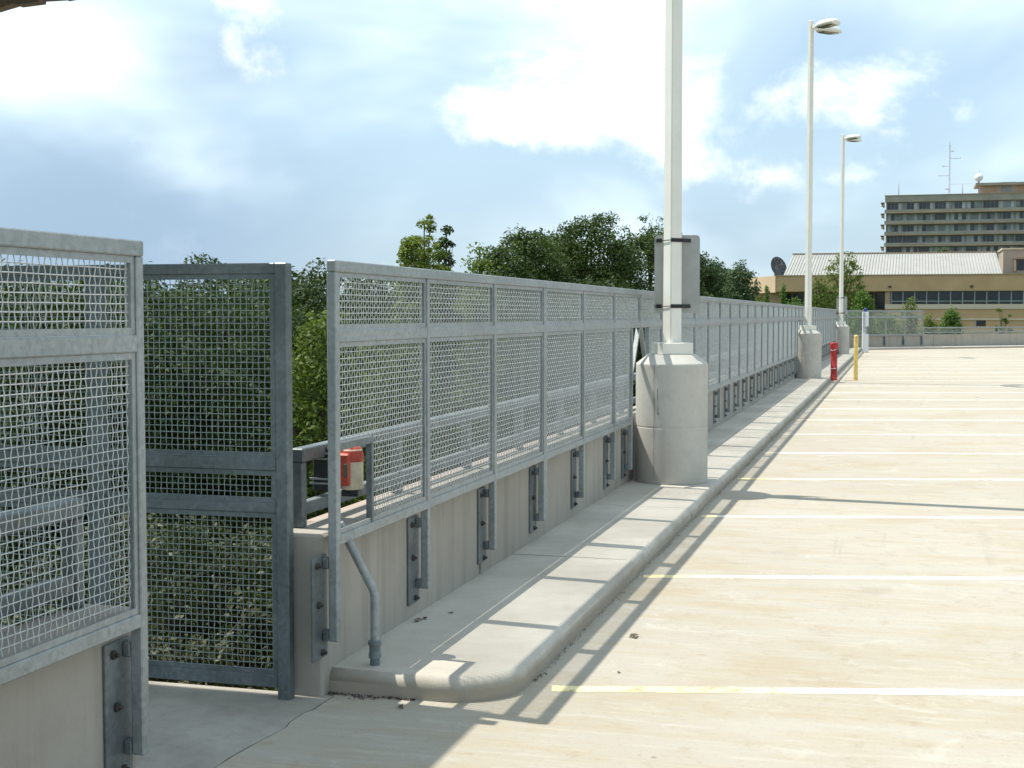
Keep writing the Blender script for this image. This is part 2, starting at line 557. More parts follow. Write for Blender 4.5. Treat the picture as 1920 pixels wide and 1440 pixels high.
def mat_deck():
    m, t, b = new_mat('deck_concrete')
    rot = R(-13.7)
    big = nz(t, 0.16, 6, 0.6, coord='World')
    blot = nz(t, 0.9, 7, 0.65, coord='World', off=(4, 8, 0), dist=0.4)
    broom = nz(t, 1.0, 5, 0.7, (2.2, 26.0, 1), 'World', rot=rot)
    broom2 = nz(t, 1.0, 6, 0.7, (0.8, 4.5, 1), 'World', off=(3, 2, 0), rot=rot)
    fine = nz(t, 45, 4, 0.7, coord='World')
    col = mixc(t, rmp(t, big, 0.3, 0.7), (0.36, 0.333, 0.277, 1), (0.415, 0.388, 0.33, 1))
    col = mixc(t, rmp(t, broom2, 0.42, 0.70, 0, 0.65), col, (0.36, 0.305, 0.215, 1))
    col = mixc(t, rmp(t, blot, 0.48, 0.70, 0, 0.70), col, (0.345, 0.29, 0.20, 1))
    col = mixc(t, rmp(t, broom, 0.50, 0.72, 0, 0.45), col, (0.50, 0.475, 0.41, 1))
    col = mixc(t, rmp(t, fine, 0.54, 0.74, 0, 0.52), col, (0.26, 0.22, 0.16, 1))
    # greyish drip stains and pale worn patches
    st = nz(t, 1.7, 5, 0.6, coord='World', off=(11, 5, 3))
    col = mixc(t, rmp(t, st, 0.62, 0.76, 0, 0.40), col, (0.27, 0.25, 0.21, 1))
    pale = nz(t, 2.3, 8, 0.72, coord='World', off=(21, 15, 3), dist=0.6)
    col = mixc(t, rmp(t, pale, 0.56, 0.70, 0, 0.55), col, (0.50, 0.48, 0.43, 1))
    grime = nz(t, 6.5, 7, 0.75, coord='World', off=(31, 5, 9))
    col = mixc(t, rmp(t, grime, 0.53, 0.72, 0, 0.60), col, (0.30, 0.245, 0.165, 1))
    scuff = nz(t, 1.0, 6, 0.8, (9.0, 55.0, 1), 'World', off=(8, 3, 0), rot=rot, dist=0.3)
    col = mixc(t, rmp(t, scuff, 0.60, 0.70, 0, 0.45), col, (0.27, 0.22, 0.15, 1))
    # oil drips: sparse round spots
    gg = N(t, 'ShaderNodeNewGeometry')
    for sc, rad_, amt in ((0.55, 0.050, 0.75), (1.9, 0.032, 0.8), (5.0, 0.035, 0.6)):
        vo = N(t, 'ShaderNodeTexVoronoi', inp={'Scale': sc, 'Randomness': 1.0})
        t.links.new(gg.outputs['Position'], vo.inputs['Vector'])
        dn = N(t, 'ShaderNodeMath', operation='MULTIPLY_ADD')
        t.links.new(grime, dn.inputs[0])
        dn.inputs[1].default_value = 0.06
        t.links.new(vo.outputs['Distance'], dn.inputs[2])
        col = mixc(t, rmp(t, dn.outputs[0], rad_, rad_ + 0.03, amt, 0.0), col, (0.17, 0.15, 0.12, 1))
    # tyre scuffs running along the aisle
    ty = nz(t, 1.0, 4, 0.6, (7.0, 0.22, 1), 'World', off=(4, 1, 0))
    tm = nz(t, 0.35, 3, 0.5, coord='World', off=(2, 14, 0))
    mm = N(t, 'ShaderNodeMath', operation='MULTIPLY')
    t.links.new(rmp(t, ty, 0.60, 0.72), mm.inputs[0])
    t.links.new(rmp(t, tm, 0.48, 0.62, 0, 0.32), mm.inputs[1])
    col = mixc(t, mm.outputs[0], col, (0.24, 0.22, 0.19, 1))
    t.links.new(col, b.inputs['Base Color'])
    b.inputs['Roughness'].default_value = 0.92
    b.inputs['Specular IOR Level'].default_value = 0.2
    bump(t, b, fine, 0.22, 0.004)
    return m


def mat_line(name, yellow_to):
    """worn stall paint; older yellow coat shows over the first stretch of the stripe"""
    m, t, b = new_mat(name)
    tc = N(t, 'ShaderNodeTexCoord')
    sp = N(t, 'ShaderNodeSeparateXYZ')
    t.links.new(tc.outputs['Object'], sp.inputs[0])
    wear = nz(t, 9, 6, 0.7, coord='World')
    n2 = nz(t, 3, 4, 0.6, coord='World')
    ad = N(t, 'ShaderNodeMath', operation='MULTIPLY_ADD')
    t.links.new(n2, ad.inputs[0])
    ad.inputs[1].default_value = 0.9 * min(1.0, yellow_to)
    t.links.new(sp.outputs[0], ad.inputs[2])
    yf = rmp(t, ad.outputs[0], yellow_to, yellow_to + 0.15 + 0.5 * (yellow_to > 1), 1.0, 0.0)
    col = mixc(t, yf, (0.83, 0.82, 0.78, 1), (0.80, 0.69, 0.36, 1))
    ab = N(t, 'ShaderNodeMath', operation='ABSOLUTE')
    t.links.new(sp.outputs[1], ab.inputs[0])
    ed = N(t, 'ShaderNodeMath', operation='MULTIPLY_ADD')
    t.links.new(nz(t, 22, 5, 0.7, coord='World'), ed.inputs[0])
    ed.inputs[1].default_value = 0.035
    t.links.new(ab.outputs[0], ed.inputs[2])
    dirty = nz(t, 1.6, 5, 0.65, coord='World', off=(5, 1, 0))
    col = mixc(t, rmp(t, dirty, 0.45, 0.72, 0, 0.45), col, (0.60, 0.56, 0.47, 1))
    t.links.new(col, b.inputs['Base Color'])
    b.inputs['Roughness'].default_value = 0.8
    # worn edges and bald spots show the deck underneath
    mx_ = N(t, 'ShaderNodeMath', operation='MAXIMUM')
    t.links.new(rmp(t, ed.outputs[0], 0.058, 0.068), mx_.inputs[0])
    t.links.new(rmp(t, wear, 0.52, 0.66, 0, 0.9), mx_.inputs[1])
    tr = N(t, 'ShaderNodeBsdfTransparent')
    ms = N(t, 'ShaderNodeMixShader')
    out = [n for n in t.nodes if n.type == 'OUTPUT_MATERIAL'][0]
    t.links.new(mx_.outputs[0], ms.inputs[0])
    t.links.new(b.outputs[0], ms.inputs[1])
    t.links.new(tr.outputs[0], ms.inputs[2])
    t.links.new(ms.outputs[0], out.inputs[0])
    return m


def mat_ground():
    m, t, b = new_mat('ground_grass')
    n1 = nz(t, 0.06, 6, 0.6, coord='World')
    n2 = nz(t, 1.5, 5, 0.7, coord='World')
    col = mixc(t, n2, (0.05, 0.085, 0.025, 1), (0.10, 0.14, 0.04, 1))
    col = mixc(t, rmp(t, n1, 0.52, 0.6), col, (0.12, 0.115, 0.10, 1))
    t.links.new(col, b.inputs['Base Color'])
    b.inputs['Roughness'].default_value = 0.95
    return m


# ------------------------------------------------------------------ the setting
rng = random.Random(7)
S = 1.18                 # fence bay
FX = -2.22               # front plane of the fence
WX = -2.30               # wall face
KX = -1.51               # kerb line
Y0 = 5.26                # fence begins beyond the opening
YL = 3.77                # end of the near fence
YC = Y0 + 51 * S         # corner with the end wall
GZ = -9.0                # street level
ED = Vector((0.728, 0.685, 0)).normalized()      # direction of the end wall
EN = Vector((ED.y, -ED.x, 0))                    # from it towards the deck
A = Vector((WX, YC, 0))

g = MB()
g.add([(-1500, -1500, GZ), (1500, -1500, GZ), (1500, 1500, GZ), (-1500, 1500, GZ)], [(0, 1, 2, 3)])
tag(obj('ground', g, mat_ground()), 'grass and paving far below the parking deck', kind='structure')

# deck slab with a ragged joint along the opening
end_far = A + ED * 22
deck = MB()
edge = []
y = 5.30
r2 = random.Random(3)
while y > -2:
    edge.append((-2.275 + r2.uniform(-0.012, 0.014) + 0.05 * math.sin(y * 1.3), y))
    y -= r2.uniform(0.05, 0.14)
poly = edge[::-1] + [(-2.6, 5.30), (-2.6, YC + 0.2), (A.x - 0.3, A.y + 0.2), (end_far.x, end_far.y), (42, end_far.y), (42, -10), (-2.275, -10)]
poly = [(-2.275, -10)] + edge[::-1] + [(-2.26, 5.305), (-2.26, YC), (end_far.x, end_far.y), (42, end_far.y), (42, -10)]
deck.prism(poly[::-1], -0.45, 0.0)
deck_o = tag(obj('deck', deck, mat_deck()), 'sunlit cream concrete roof deck of the parking structure', kind='structure')
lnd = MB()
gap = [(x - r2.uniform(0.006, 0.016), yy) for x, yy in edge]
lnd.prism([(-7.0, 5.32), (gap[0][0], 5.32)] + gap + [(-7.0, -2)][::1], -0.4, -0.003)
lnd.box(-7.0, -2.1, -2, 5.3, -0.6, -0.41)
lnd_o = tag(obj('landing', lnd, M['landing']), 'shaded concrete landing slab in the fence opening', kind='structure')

# stall lines
LD = Vector((math.cos(R(13.7)), math.sin(R(13.7)), 0))
ml = [mat_line('stall_paint_yellowed', 1.2), mat_line('stall_paint_yellow_end', 0.45), mat_line('stall_paint_white', 0.12)]
for k in range(20):
    w = 0.056
    mbl = MB()
    mbl.add([(0, -w, 0), (6.2, -w, 0), (6.2, w, 0), (0, w, 0)], [(0, 1, 2, 3)])
    obj('parking_line', mbl, ml[0] if k == 0 else (ml[1] if k in (1, 3) else ml[2]), deck_o,
        (-1.40 - (0.07 if k else 0), 5.66 + 2.62 * k, 0.0012), R(13.7))

# raised walk along the fence: a row of cast slabs with a rolled kerb edge
walk = bpy.data.objects.new('walkway', None)
COL.objects.link(walk)
tag(walk, 'raised concrete walk with rolled kerb along the mesh fence', kind='structure')


def walk_profile():
    p = [(-2.305, -0.05), (KX - 0.012, -0.05), (KX, 0.03)]
    for k in range(7):
        a = math.pi / 2 * k / 6
        p.append((KX - 0.055 + 0.055 * math.cos(a) * 0.95, 0.045 + 0.055 * math.sin(a)))
    p += [(-2.305, 0.104)]
    return p


prof = walk_profile()
wy = [Y0 + 3 * S * 0.85]
while wy[-1] < YC - 3:
    wy.append(wy[-1] + 2 * S)
wy.append(YC - 0.55)
for a, b in zip(wy[:-1], wy[1:]):
    s = MB()
    kr = random.Random(int(a * 100))
    nr = max(2, int((b - a) / (0.12 if a < 20 else 0.6)))
    rings = []
    ph = kr.uniform(0, 6)
    for q in range(nr + 1):
        yy = a + 0.004 + (b - a - 0.008) * q / nr
        wob = 0.004 * math.sin(q * 0.5 + ph)
        rings.append([(x + (wob + kr.uniform(-0.0025, 0.0025) if 1 < ii < len(prof) - 2 else 0), yy, z + (kr.uniform(-0.0015, 0.0015) if 1 < ii < len(prof) - 2 else 0)) for ii, (x, z) in enumerate(prof)])
    s.loft(rings, True, True)
    so_ = obj('slab', s, M['walk'], walk)
    so_.data.polygons.foreach_set('use_smooth', [p.normal.z < 0.97 and p.normal.x > 0.05 for p in so_.data.polygons])
# first slab, with its rounded corner
bm = bmesh.new()
pl = [(-2.305, 5.36), (-2.305, wy[0] - 0.004), (KX, wy[0] - 0.004)]
cx, cy, cr = KX - 0.30, 5.34 + 0.30, 0.30
for k in range(13):
    a = -math.pi / 2 * k / 12
    pl.append((cx + cr * math.cos(a), cy + cr * math.sin(a)))
bv = [bm.verts.new((x, yv, -0.05)) for x, yv in pl]
f = bm.faces.new(bv)
ex = bmesh.ops.extrude_face_region(bm, geom=[f])
top = [v for v in ex['geom'] if isinstance(v, bmesh.types.BMVert)]
for v in top:
    v.co.z = 0.10
te = [e for e in bm.edges if all(v.co.z > 0.09 for v in e.verts) and not all(abs(v.co.x + 2.305) < 1e-4 for v in e.verts)
      and not all(abs(v.co.y - wy[0] + 0.004) < 1e-4 for v in e.verts)]
bmesh.ops.bevel(bm, geom=te, offset=0.05, segments=5, affect='EDGES', profile=0.5)
bmesh.ops.recalc_face_normals(bm, faces=bm.faces[:])
me = bpy.data.meshes.new('slab')
bm.to_mesh(me)
bm.free()
for p_ in me.polygons:
    p_.use_smooth = abs(p_.normal.z) > 0.02 and abs(p_.normal.z) < 0.98
obj('slab', me, M['walk'], walk)
# kerb strip along the end wall
ek = MB()
P0 = A + EN * 0.0
for i in range(6):
    t0, t1 = (0.5 if i == 0 else i * 3.6), (i + 1) * 3.6 - 0.01
    rings = []
    for tt in (t0, t1):
        rg = []
        for x, z in prof:
            q = A + ED * tt + EN * (x - WX)
            rg.append((q.x, q.y, z))
        rings.append(rg)
    obj('slab', MB().loft(rings, True, False), M['walk'], walk)

# gutter dirt against the foot of the walk
dirt = MB()
for k in range(1500):
    q = rng.random() ** 1.6
    if k < 500:
        x = rng.uniform(-2.29, -1.75)
        yy = 5.335 - abs(rng.gauss(0, 0.008 + 0.018 * (math.sin(x * 23) > 0.3)))
        if x > -1.9:
            continue
        s = rng.uniform(0.002, 0.006)
    else:
        x = KX + abs(rng.gauss(0, 0.012)) + 0.004
        yy = 5.75 + q * 22
        s = rng.uniform(0.0015, 0.005)
    z = rng.uniform(0.001, 0.006)
    a = rng.uniform(0, 6.28)
    dirt.add([(x + s * math.cos(a + j * 2.1) * rng.uniform(.5, 1.4), yy + s * math.sin(a + j * 2.1) * rng.uniform(.5, 1.4), z if j else z + s * .8) for j in range(3)] + [(x, yy, z + s * 0.7)],
             [(0, 1, 3), (1, 2, 3), (2, 0, 3)])
tag(obj('gutter_dirt', dirt, M['dirt']), 'dark grit gathered along the foot of the kerb', kind='stuff')

# ------------------------------------------------------------------ parapet walls
BMX = {}


def wall_panel(name, x0, x1, y0, y1, z0, z1, mat, parent, c=0.012):
    return obj(name, MB().cbox(x0, x1, y0, y1, z0, z1, c), mat, parent)


pw = thing('parapet_wall', 'long grey concrete parapet wall with vertical streaks under the mesh fence', 'wall', (0, 0, 0))
jy = [5.29, Y0 + 2 * S - 0.06]
while jy[-1] < YC - 8:
    jy.append(jy[-1] + 6 * S)
jy.append(YC + 0.15)
for a, b in zip(jy[:-1], jy[1:]):
    wall_panel('wall_panel', -2.50, WX, a + 0.004, b - 0.004, -0.25, 0.682, M['wall'], pw)
    wall_panel('facing_panel', -2.62, -2.503, max(a, 5.80) + 0.004, b - 0.004, -0.9, 0.655, M['facing'], pw)
# cracked mortar at the joint near the second post
cr_ = MB()
yj = jy[1]
zz = 0.12
prev = yj
while zz < 0.36:
    n_ = yj + rng.uniform(-0.012, 0.012)
    cr_.add([(WX + 0.003, prev - 0.006, zz), (WX + 0.003, prev + 0.006, zz), (WX + 0.003, n_ + 0.005, zz + 0.03), (WX + 0.003, n_ - 0.005, zz + 0.03)], [(0, 1, 2, 3)])
    prev = n_
    zz += 0.03
obj('joint_crack', cr_, M['dirt'], pw)

nw = thing('parapet_wall', 'near concrete parapet wall below the leftmost mesh fence', 'wall', (0, 0, 0))
wall_panel('wall_panel', -2.50, WX, -2.0, 3.83, -0.25, 0.682, M['wall'], nw)
wall_panel('facing_panel', -2.62, -2.503, -2.0, 3.6, -0.9, 0.655, M['facing'], nw)

ANG = math.atan2(ED.y, ED.x) - math.pi / 2          # rotation that lays the +Y run along the end wall
ew = thing('parapet_wall', 'far diagonal concrete parapet wall closing the end of the deck', 'wall', A, ANG)
for i in range(4):
    a, b = i * 5.6 + (0.02 if i == 0 else 0), i * 5.6 + 5.59
    wall_panel('wall_panel', -0.20, 0.0, a, b, -0.25, 0.682, M['wall'], ew)
    wall_panel('facing_panel', -0.40, -0.203, a, b, -0.9, 0.655, M['facing'], ew)

# ------------------------------------------------------------------ woven wire panels
PITCH_W = 0.0272


def weave(width, height, pitch=PITCH_W, r=0.0019, amp=0.0017, hole=None, seed=0):
    """crimped wire cloth in the local YZ plane, 0..width by 0..height"""
    rr = random.Random(seed)
    ny = int(round(width / pitch))
    nzv = int(round(height / pitch))
    py, pz = width / ny, height / nzv
    mb = MB()
    sag = [(rr.uniform(-1, 1) * 0.0006) for _ in range(nzv + 1)]

    def strand(pts):
        rings = []
        for (x, y, z), horiz in pts:
            if horiz:
                rings.append([(x + r, y, z), (x, y, z + r), (x - r, y, z), (x, y, z - r)])
            else:
                rings.append([(x + r, y, z), (x, y + r, z), (x - r, y, z), (x, y - r, z)])
        mb.loft(rings, False, True)

    for i in range(ny):
        yv = (i + 0.5) * py
        z_start = 0.0
        if hole and yv < hole[0]:
            z_start = hole[1]
        pts = []
        j0 = int(z_start / pz)
        for j in range(j0, nzv + 1):
            s = amp if (i + j) % 2 == 0 else -amp
            zc = min(max((j) * pz, z_start), height)
            pts.append(((s, yv, zc), False))
            if j < nzv:
                pts.append(((0.75 * s, yv, zc + pz * 0.28), False))
                pts.append(((-0.75 * s, yv, zc + pz * 0.72), False))
        strand(pts)
    for j in range(nzv):
        zc = (j + 0.0) * pz
        if j == 0:
            continue
        y_start = hole[0] if hole and zc < hole[1] else 0.0
        pts = []
        nseg = 10
        for k in range(nseg + 1):
            yy = y_start + (width - y_start) * k / nseg
            pts.append(((0.0, yy, zc + sag[j] + 0.0007 * math.sin(k * 1.7 + j)), True))
        strand(pts)
    return mb


def ring_frame(w, h, fl=0.02, d=0.006, back=0.02):
    """flat-bar and angle rim round a wire panel, outer size w by h, in local YZ"""
    mb = MB()
    for (a, b, c, e) in ((0, w, 0, fl), (0, w, h - fl, h), (0, fl, fl, h - fl), (w - fl, w, fl, h - fl)):
        mb.box(-d, 0, a, b, c, e)
    return mb


CACHE = {}


def cached(key, fn, mat):
    if key not in CACHE:
        me = fn().mesh(str(key[0]))
        me.materials.append(mat)
        CACHE[key] = me
    return CACHE[key]


ZT1, ZT0 = 1.827, 1.779
ZM1, ZM0 = 1.541, 1.487
ZB1, ZB0 = 0.684, 0.640
PS = 0.040


def bracket_mb():
    """wall plate with two short stubs that carry the foot of a post; local origin at fence front plane, post centre, deck level"""
    mb = MB()
    xw = WX - FX
    mb.cbox(xw + 0.002, xw + 0.012, -0.115, 0.035, 0.17, 0.60, 0.002)
    for z in (0.24, 0.545):
        mb.cbox(xw + 0.0125, -PS - 0.001, -0.022, 0.022, z, z + 0.045, 0.004)
    return mb


def bolt_mb():
    mb = MB()
    rings = []
    for x, rad in ((0, 0.015), (0.009, 0.015), (0.010, 0.008), (0.022, 0.007)):
        rings.append([(x, rad * math.cos(k * math.pi / 3), rad * math.sin(k * math.pi / 3)) for k in range(6)])
    mb.loft(rings, True, False)
    return mb


def add_bracket(t, yc, detail):
    b = obj('bracket', cached(('bracket',), bracket_mb, M['galv_dark']), None, t, (0, yc, 0))
    if detail:
        xw = WX - FX + 0.0125
        for (dy, dz) in ((-0.06, 0.40), (-0.025, 0.195), (-0.075, 0.565)):
            obj('bolt', cached(('bolt',), bolt_mb, M['bolt']), None, b, (xw, dy, dz))


def post(t, yc, z0, z1, w=PS):
    return obj('post', cached(('post', round(z0, 3), round(z1, 3), w), lambda: MB().cbox(-PS, 0, -w / 2, w / 2, z0, z1, 0.004), M['galv']), None, t, (0, yc, 0))


def rail(t, name, y0, y1, z0, z1, x0=-PS + 0.002, x1=-0.001):
    L_ = round(y1 - y0, 4)
    return obj(name, cached((name, L_, z0, z1), lambda: MB().cbox(x0, x1, 0, L_, z0, z1, 0.004), M['galv']), None, t, (0, y0, 0))


def panel(t, y0, y1, z0, z1, hole=None, wire='wire', galv='galv', seed=0):
    w, h = round(y1 - y0, 3), round(z1 - z0, 3)
    fl = 0.020
    obj('panel_frame', cached(('panel_frame', w, h, galv), lambda: ring_frame(w, h, fl), M[galv]), None, t, (-0.008, y0, z0))
    ww, hh = round(w - 2 * fl + 0.012, 4), round(h - 2 * fl + 0.012, 4)
    o = obj('wire_mesh', cached(('wire_mesh', ww, hh, hole, wire, seed), lambda: weave(ww, hh, hole=hole, seed=seed), M[wire]), None, t,
            (-0.0225, y0 + fl - 0.006, z0 + fl - 0.006))
    tag(o, kind='stuff')


CUT = 0.40


def fence_section(label, loc, rz=0.0, bays=3, cut_start=False, cut_end=False, hole=None, detail=False, first=False):
    t = thing('fence_section', label, 'fence', loc, rz, 'galvanised mesh fence sections')
    L_ = bays * S
    obj('top_rail', cached(('top_rail', L_), lambda: MB().cbox(-PS + 0.0005, 0.0015, 0.003, L_ - 0.003, ZT0, ZT1, 0.004), M['galv']), None, t)
    pc = []
    for i in range(bays + 1):
        yc = i * S
        if i == 0:
            yc = 0.003 + PS / 2
        if i == bays:
            yc = L_ - 0.003 - PS / 2
        pc.append(yc)
    for i, yc in enumerate(pc):
        cut = (i == 0 and cut_start) or (i == bays and cut_end)
        if cut:
            post(t, yc, ZM0, ZT0 - 0.0005)
            s = 1 if i == 0 else -1
            ys = yc + s * CUT
            post(t, ys, 0.24, ZM0 - 0.001)
            add_bracket(t, ys, detail)
            # slanting strut beside the pedestal
            st = MB()
            a0, a1 = yc + s * 0.03, ys - s * 0.035
            wv = 0.022
            rings = []
            for (yy, zz_) in ((a0, ZM0 - 0.002), (a1, 1.08)):
                rings.append([(-PS + 0.002, yy - wv, zz_), (-0.002, yy - wv, zz_), (-0.002, yy + wv, zz_), (-PS + 0.002, yy + wv, zz_)])
            st.loft(rings, True, False)
            obj('strut', st, M['galv'], t)
        else:
            post(t, yc, 0.24, ZT0 - 0.0005)
            if i > 0 or first:
                add_bracket(t, yc, detail)
    for i in range(bays):
        a, b = pc[i] + PS / 2 + 0.0005, pc[i + 1] - PS / 2 - 0.0005
        la = pc[0] + CUT + PS / 2 + 0.0005 if (i == 0 and cut_start) else a
        lb = pc[-1] - CUT - PS / 2 - 0.0005 if (i == bays - 1 and cut_end) else b
        rail(t, 'mid_rail', a, b, ZM0, ZM1)
        rail(t, 'bottom_rail', la, lb, ZB0, ZB1, x0=-0.030)
        panel(t, a + 0.001, b - 0.001, ZM1 + 0.001, ZT0 - 0.001, seed=1)
        hl = hole if (hole and i == 0) else None
        panel(t, la + 0.001, lb - 0.001, ZB1 + 0.001, ZM0 - 0.001, hl, seed=2)
    return t


near = fence_section('leftmost galvanised mesh fence section, closest to the camera and left of the opening', (FX, YL - 3 * S, 0), detail=True, first=True)
names = {
    0: 'mesh fence section just right of the opening, in front of the red alarm unit',
    1: 'mesh fence section ending behind the nearest lamp pedestal',
    2: 'mesh fence section just past the nearest lamp pedestal',
    3: 'second mesh fence section past the nearest lamp pedestal',
    4: 'third mesh fence section past the nearest lamp pedestal',
    5: 'fourth mesh fence section past the nearest lamp pedestal',
    6: 'fifth mesh fence section past the nearest lamp pedestal',
    7: 'sixth mesh fence section past the nearest pedestal, ending behind the second lamp pedestal',
    8: 'mesh fence section just past the second lamp pedestal',
    9: 'second mesh fence section past the second lamp pedestal',
    10: 'third mesh fence section past the second lamp pedestal',
    11: 'fourth mesh fence section past the second lamp pedestal',
    12: 'fifth mesh fence section past the second lamp pedestal',
    13: 'mesh fence section ending behind the farthest lamp pedestal',
    14: 'mesh fence section just past the farthest lamp pedestal',
    15: 'last but one mesh fence section before the far corner',
    16: 'last mesh fence section before the far corner of the deck',
}
HOLE = (0.375, 0.335)
for i in range(17):
    sec = fence_section(names[i], (FX, Y0 + i * 3 * S, 0), cut_start=i in (2, 8, 14), cut_end=i in (1, 7, 13),
                        hole=HOLE if i == 0 else None, detail=i < 5, first=i == 0)
    if i == 0:
        # dark angle rim of the cut-out round the alarm
        mb = MB()
        yb, zb = 0.045, ZB1 + 0.021
        mb.box(-0.030, -0.003, yb + HOLE[0] - 0.012, yb + HOLE[0] + 0.014, zb - 0.02, zb + HOLE[1] + 0.026)
        mb.box(-0.030, -0.003, yb, yb + HOLE[0] - 0.0125, zb + HOLE[1] - 0.004, zb + HOLE[1] + 0.026)
        obj('opening_rim', mb, M['galv_dark'], sec)
esec = fence_section('short mesh fence section on the far diagonal wall behind the emergency phone', A + EN * 0.08 + ED * 0.12, ANG, bays=4, first=True)

# return panel across the back of the opening (three framed fields)
rt = thing('gate_panel', 'tall shaded mesh return panel in front of the dark trees at the opening', 'fence', (-2.41, 5.225, 0), R(90))
# local +Y runs to world -X, local +X (front) faces world +Y ... so panels are set to face the camera


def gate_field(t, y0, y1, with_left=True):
    gm = M['galv_shaded']
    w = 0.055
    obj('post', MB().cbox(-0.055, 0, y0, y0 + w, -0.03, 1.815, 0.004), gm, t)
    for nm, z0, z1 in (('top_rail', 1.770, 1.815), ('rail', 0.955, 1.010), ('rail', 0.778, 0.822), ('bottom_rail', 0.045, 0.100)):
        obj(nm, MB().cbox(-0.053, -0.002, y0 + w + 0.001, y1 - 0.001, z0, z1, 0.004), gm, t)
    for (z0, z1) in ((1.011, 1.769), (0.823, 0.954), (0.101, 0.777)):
        panel(t, y0 + w + 0.001, y1 - 0.001, z0, z1, None, 'wire_shaded', 'galv_shaded', 3)


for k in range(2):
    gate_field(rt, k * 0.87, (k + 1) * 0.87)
obj('post', MB().cbox(-0.055, 0, 1.741, 1.85, -0.03, 1.815, 0.004), M['galv_shaded'], rt)
rt.location = (-2.41, 5.20, 0)
# the panel's plain side is flush with its rails on both faces, its frames lie toward the camera
rt.scale = (-1, 1, 1)

# ------------------------------------------------------------------ guard rails on top of the wall


def guard(label, loc, rz, L_, step, mesh_rail=False):
    t = thing('guard_rail', label, 'railing', loc, rz)
    gm = M['galv_dark'] if not mesh_rail else M['galv']
    obj('top_rail', MB().cbox(-0.03, 0.03, 0, L_, 0.967, 1.027, 0.005), gm, t)
    obj('lower_rail', MB().cbox(-0.022, 0.022, 0.051, L_ - 0.051, 0.735, 0.79, 0.004), gm, t)
    n = max(1, int(round(L_ / step)))
    me = MB().cbox(-0.025, 0.025, 0, 0.05, 0.684, 0.966, 0.004).mesh('post')
    me.materials.append(gm)
    for k in range(n + 1):
        obj('post', me, None, t, (0, (L_ - 0.05) * k / n, 0))
    return t


guard('flat topped steel guard rail standing on the long parapet behind the mesh fence', (-2.475, 5.43, 0), 0, 59.0, 1.21)
guard('short steel guard rail on the near parapet behind the leftmost mesh fence', (-2.475, -1.9, 0), 0, 5.68, 1.2)
eg = guard('low steel guard rail on the far diagonal wall, right of the mesh fence', A + ED * 5.0 - EN * 0.1, ANG, 15.0, 2.4, True)
eg.scale = (1, 1, 1)
for k in range(6):
    tag(obj('wire_mesh', cached(('guard_mesh',), lambda: weave(2.3, 0.19, 0.0272, seed=5), M['wire']), None, eg, (0.0, 0.1 + 2.42 * k, 0.79)), kind='stuff')

# ------------------------------------------------------------------ lamp pedestals and poles
PXS = {Y0 + 6 * S: -1.94, Y0 + 24 * S: -2.02, Y0 + 42 * S: -2.05}


def pedestal(label, y):
    t = thing('lamp_pedestal', label, 'pedestal', (PXS[y], y, 0.1), 0, 'concrete lamp pedestals')

    b = MB()
    b.lathe([(0.322, 0.0), (0.325, 0.004), (0.325, 0.012), (0.324, 0.03), (0.324, 0.488), (0.324, 0.498), (0.3225, 0.501), (0.3225, 0.505), (0.324, 0.508), (0.324, 0.518), (0.324, 1.04), (0.324, 1.055), (0.3235, 1.062), (0.319, 1.070), (0.222, 1.144), (0.217, 1.148)], (0, 0, 0), 56)
    bo = obj('body', b, M['pedestal'], t)
    bo.data.polygons.foreach_set('use_smooth', [len(p.vertices) == 4 and abs(p.normal.z) < 0.2 for p in bo.data.polygons])
    # form joint: a ragged dark seam with a short rusty drip beside it
    pr = random.Random(int(y * 10))
    for nm, x0, za, zb2, w0 in (('form_joint', -0.11, 0.06, 1.06, 0.003), ('rust_drip', -0.07, 0.62, 0.90, 0.005)):
        s = MB()
        z = za
        pl_, pr_ = [], []
        while z < zb2:
            w = w0 * pr.uniform(0.25, 1.6)
            pl_.append((x0 - w, -math.sqrt(0.3262 ** 2 - (x0 - w) ** 2), z))
            pr_.append((x0 + w, -math.sqrt(0.3262 ** 2 - (x0 + w) ** 2), z))
            z += pr.uniform(0.02, 0.06)
            x0 += pr.uniform(-0.0025, 0.0025)
        nn = len(pl_)
        s.add(pl_ + pr_, [(k, nn + k, nn + k + 1, k + 1) for k in range(nn - 1)])
        obj(nm, s, M['wall_stain'], t)
    return t


M['wall_stain'] = mat_concrete('form_joint_stain', (0.24, 0.225, 0.195), (0.16, 0.15, 0.125), (0.34, 0.32, 0.28), 9.0)


